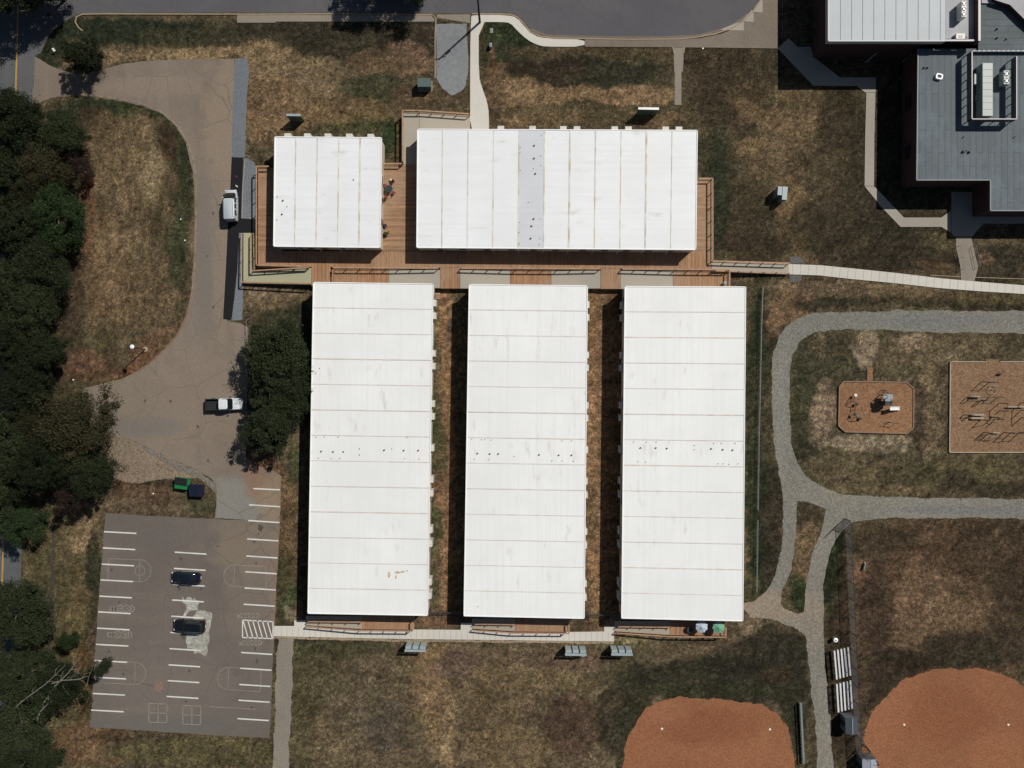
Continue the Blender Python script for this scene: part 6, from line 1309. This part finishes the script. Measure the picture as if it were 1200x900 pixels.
# ------------------------------------------------------------------ playground
z0 = .16; p = P(1038.5, 467, 1.2); off = Vector((p.x, p.y, z0)); t = thing('play_tower', 'small play tower with grey deck and pale slide on the chamfered orange pad', 'play structure', off)
for sx in (-1, 1):
    for sy in (-1, 1): MB().tube([(sx * .5, sy * .55, 0), (sx * .5, sy * .55, 2.3)], .06, 8).build('post', M['playdark'], t)
MB().box((0, .1, 1.2), (1.1, 1.2, .08)).build('platform', M['playgrey'], t); MB().box((0, .25, 2.3), (.9, .75, .08)).build('canopy', M['playgrey'], t, bevel=.03)
MB().box((-.03, -.75, 1.3), (1.1, .7, 1.2)).build('enclosure_panel', M['playdark'], t)
s = MB(); pr_ = [(.5, 1.2), (.9, 1.05), (1.5, .62), (2.1, .28), (2.5, .22)]
for s_ in (-1, 1): s.loft([[Vector((x, -1.55 + s_ * .27 + d, z + e)) for d, e in ((-.03, 0), (.03, 0), (.03, .16), (-.03, .16))] for x, z in pr_])
s.loft([[Vector((x, -1.55 + d, z + e)) for d, e in ((-.27, 0), (.27, 0), (.27, .03), (-.27, .03))] for x, z in pr_]); s.build('slide', M['playslide'], t)
lad = MB()
for k in range(5): lad.tube([(-.35, 1.35 - k * .14, .2 + k * .22), (.35, 1.35 - k * .14, .2 + k * .22)], .025, 6)
lad.tube([(-.35, 1.4, 0), (-.35, .75, 1.2)], .03, 6); lad.tube([(.35, 1.4, 0), (.35, .75, 1.2)], .03, 6); lad.build('ladder', M['playdark'], t)
t = thing('climbing_pods', 'winding dark climber of pods and bent pipes at the left of the chamfered orange pad', 'climber', (*P(999, 479).xy, z0)); off = Vector(t.location)
cp = [(998.5, 464), (996, 470), (1000.5, 474), (999, 480), (997.5, 486), (1001, 489), (1005, 491)]
V = [P(x, y) + Vector((0, 0, z0 + .9 + .35 * math.sin(k * 1.7))) for k, (x, y) in enumerate(cp)]
MB().tube(V, .05, 7).build('rail_pipe', M['playdark'], t, off, smooth=True)
for k, v in enumerate(V):
    MB().tube([(v.x, v.y, z0), v], .045, 6).build('post', M['playdark'], t, off); 
    if k % 2 == 0: MB().lathe((v.x + .2, v.y + .1, v.z - .3), ((.16, 0), (.26, .03), (.26, .07), (.1, .08)), 12).build('pod', M['playslide'] if k == 0 else M['playdark'], t, off)
t = thing('balance_bars', 'pair of dark bent bars below the play tower on the chamfered pad', 'play bars', (*P(1040, 497).xy, z0)); off = Vector(t.location)
for (a, b) in (((1035, 495.5), (1040, 494.5)), ((1040, 495), (1048, 495.8))): A, B = P(*a), P(*b); MB().tube([(A.x, A.y, z0), (A.x, A.y, 1.3), (B.x, B.y, 1.3), (B.x, B.y, z0)], .04, 6).build('bar', M['playdark'], t, off)
t = thing('playground_climber', 'pale ring shaped step pods beside the play tower', 'play structure', (*P(1050, 478).xy, z0)) if False else None
zb = .13
def bars(label, posts, h, rails=(), steps=(), m='playdark', grp=None, name='exercise_bars'):
    o = P(*posts[0]); t = thing(name, label, 'exercise bars', (o.x, o.y, zb), group='exercise bars on the large square pad'); off = Vector((o.x, o.y, zb))
    for q in posts: v = P(*q); MB().tube([(v.x, v.y, zb), (v.x, v.y, zb + h)], .065, 7).build('post', M[m], t, off)
    for i, j, z in rails: a, b = P(*posts[i]), P(*posts[j]); MB().tube([(a.x, a.y, zb + z), (b.x, b.y, zb + z)], .045, 6).build('bar', M[m], t, off)
    for (x, y, w_, l_, z) in steps: v = P(x, y, z); MB().box((v.x, v.y, zb + z), (w_, l_, .06)).build('board', M['playtan'], t, off); 
bars('pull up bars nearest the top of the large square pad', [(1149.4, 447.6), (1158, 448)], 2.4, [(0, 1, 2.3)])
bars('low parallel bars with a tan board, upper left on the large square pad', [(1132.7, 465.2), (1137, 465.5), (1158.5, 465.4), (1168, 465.4)], 1.75, [(0, 1, 1.6), (1, 2, 1.0), (2, 3, 1.7)], [(1143, 465, 1.6, .28, .45)])
bars('two dark posts with a short bar in the middle of the large square pad', [(1145.5, 470), (1149.5, 469)], 1.6, [(0, 1, 1.5)])
bars('tall bars upper right of centre on the large square pad', [(1169.8, 472.6), (1170.2, 481.3)], 2.3, [(0, 1, 2.2)], [(1163, 487.5, .5, .2, .3)])
bars('bars with a long tan board cut by the right photo edge', [(1196, 472), (1196, 480.8), (1196.3, 489.3)], 2.3, [(0, 1, 2.2), (1, 2, 2.2)], [(1190, 476.7, 2.8, .22, .4)])
bars('bench frame with two tan boards, left of centre on the large square pad', [(1129, 486), (1131.5, 489.5), (1137, 486)], 1.0, [(0, 2, .9), (0, 1, .9)], [(1145, 486, 2.0, .3, .42), (1145, 490, 1.9, .3, .42)])
bars('three post bars below centre of the large square pad', [(1148.6, 492), (1162, 489), (1166, 491)], 2.2, [(0, 1, 2.1), (1, 2, 1.4)])
bars('ladder wall near the bottom left of the large square pad', [(1151.6, 506.7), (1158.4, 507.4)], 2.1, [(0, 1, z) for z in (.5, .8, 1.1, 1.4, 1.7, 2.0)], [(1167, 507, 1.1, .2, .35)])
bars('tall bars with cross rails near the bottom of the large square pad', [(1176, 506.7), (1184, 507), (1194, 506.5)], 2.6, [(0, 1, 2.5), (1, 2, 2.3), (0, 1, 1.6)])
def hoop(label, px, py, r_, tilt):
    v = P(px, py, .3); t = thing('spinner_ring', label, 'play ring', (v.x, v.y, zb)); MB().tube([(r_ * math.cos(a * .3142), r_ * math.sin(a * .3142) * math.cos(tilt), .35 + r_ * math.sin(tilt) * (1 + math.sin(a * .3142))) for a in range(21)], .04, 6, cap=False).build('ring', M['playtan'], t)
    MB().tube([(0, 0, 0), (0, 0, .35)], .05, 8).build('post', M['playtan'], t); MB().tube([(-r_, 0, .35), (r_, 0, .35)], .03, 6).build('spoke', M['playtan'], t)
hoop('tan spinner ring near the top of the large square pad', 1163, 456.3, .7, 0); hoop('tilted ring near the bottom of the large square pad', 1160, 513, .55, 1.1)
v = P(1178, 435, .9); t = thing('sign_board', 'tan topped sign board with a dark shadow near the pad entrance', 'sign', (v.x, v.y, zb)); MB().box((0, 0, 1.0), (.75, .06, .6)).build('panel', M['playtan'], t)
for s in (-1, 1): MB().box((s * .33, 0, .5), (.06, .06, 1.0)).build('post', M['playtan'], t)
# ------------------------------------------------------------------ grass tufts
def mask_px(px, py):
    out = np.zeros(len(px), bool)
    for pts, holes in PAVED:
        a = np.array(pts); mn = a.min(0) - 1; mx = a.max(0) + 1
        idx = np.nonzero((px > mn[0]) & (px < mx[0]) & (py > mn[1]) & (py < mx[1]) & ~out)[0]
        if not len(idx): continue
        def inside(poly):
            c = np.zeros(len(idx), bool); x = px[idx]; y = py[idx]
            for i in range(len(poly)):
                x1, y1 = poly[i]; x2, y2 = poly[i - 1]
                if y1 == y2: continue
                c ^= ((y1 > y) != (y2 > y)) & (x < (x2 - x1) * (y - y1) / (y2 - y1) + x1)
            return c
        ins = inside(pts)
        for h in holes: ins &= ~inside(h)
        out[idx[ins]] = True
    return out
nT = 130000
tx = RNG.uniform(-82, 82, nT); ty = RNG.uniform(-62, 62, nT); px = tx / S + 600; py = 450 - ty / S
keep = ~mask_px(px + RNG.normal(0, .8, nT), py + RNG.normal(0, .8, nT)); tx, ty, px, py = tx[keep], ty[keep], px[keep], py[keep]; nT = len(tx)
cg = ground_colour(px, py) * (RNG.uniform(.45, 2.3, nT)[:, None]); K = 3
verts = np.empty((nT, K, 3, 3)); hh = RNG.uniform(.04, .13, nT) ; a0 = RNG.uniform(0, 6.28, nT)
for k in range(K):
    a = a0 + k * 2.09 + RNG.uniform(-.4, .4, nT); L = hh * RNG.uniform(.9, 1.8, nT); w = .05
    dx, dy = np.cos(a), np.sin(a)
    for q, (ox, oy, oz) in enumerate(((-dy * w, dx * w, 0 * hh), (dy * w, -dx * w, 0 * hh), (dx * L, dy * L, hh))):
        verts[:, k, q, 0] = tx + ox; verts[:, k, q, 1] = ty + oy; verts[:, k, q, 2] = oz
verts = verts.reshape(-1, 3); nf = nT * K
me = bpy.data.meshes.new('grass'); me.vertices.add(len(verts)); me.vertices.foreach_set('co', verts.ravel())
me.loops.add(nf * 3); me.loops.foreach_set('vertex_index', np.arange(nf * 3, dtype=np.int32)); me.polygons.add(nf)
me.polygons.foreach_set('loop_start', (np.arange(nf) * 3).astype(np.int32)); me.polygons.foreach_set('loop_total', np.full(nf, 3, np.int32)); me.update()
at = me.color_attributes.new('patch', 'FLOAT_COLOR', 'POINT'); cc = np.repeat(cg, K * 3, 0); at.data.foreach_set('color', np.concatenate([cc, np.ones((len(cc), 1))], 1).ravel())
me.materials.append(grassmat('grass_blades', True)); o = bpy.data.objects.new('grass', me); C.objects.link(o)
tag(o, 'short dry lawn grass with greener tufts around the buildings', 'grass', kind='stuff')

# ------------------------------------------------------------------ light and camera
EL, AZ = 47.5, 48.0     # sun height; direction towards the sun, clockwise from +Y
sd = Vector((math.sin(R(AZ)) * math.cos(R(EL)), math.cos(R(AZ)) * math.cos(R(EL)), math.sin(R(EL))))
sl = bpy.data.lights.new('sun', 'SUN'); sl.energy = 5.0; sl.angle = R(.5); sl.color = (1.0, .955, .89)
so = bpy.data.objects.new('sun', sl); C.objects.link(so); so.rotation_euler = sd.to_track_quat('Z', 'Y').to_euler(); so.location = (0, 0, 200)
w = bpy.data.worlds.new('World'); bpy.context.scene.world = w; w.use_nodes = True; wt = w.node_tree
sk = wt.nodes.new('ShaderNodeTexSky'); sk.sky_type = 'NISHITA'; sk.sun_disc = False; sk.sun_elevation = R(EL); sk.sun_rotation = R(AZ)
wt.links.new(sk.outputs[0], wt.nodes['Background'].inputs[0]); wt.nodes['Background'].inputs[1].default_value = .05
cd = bpy.data.cameras.new('camera'); cd.sensor_width = 36; cd.lens = 36 / 2 / (600 * S / H); cd.clip_end = 5000
co_ = bpy.data.objects.new('camera', cd); C.objects.link(co_); co_.location = (0, 0, H); bpy.context.scene.camera = co_
sc = bpy.context.scene; sc.view_settings.view_transform = 'Standard'; sc.view_settings.look = 'None'; sc.view_settings.exposure = -0.25; sc.view_settings.gamma = 1
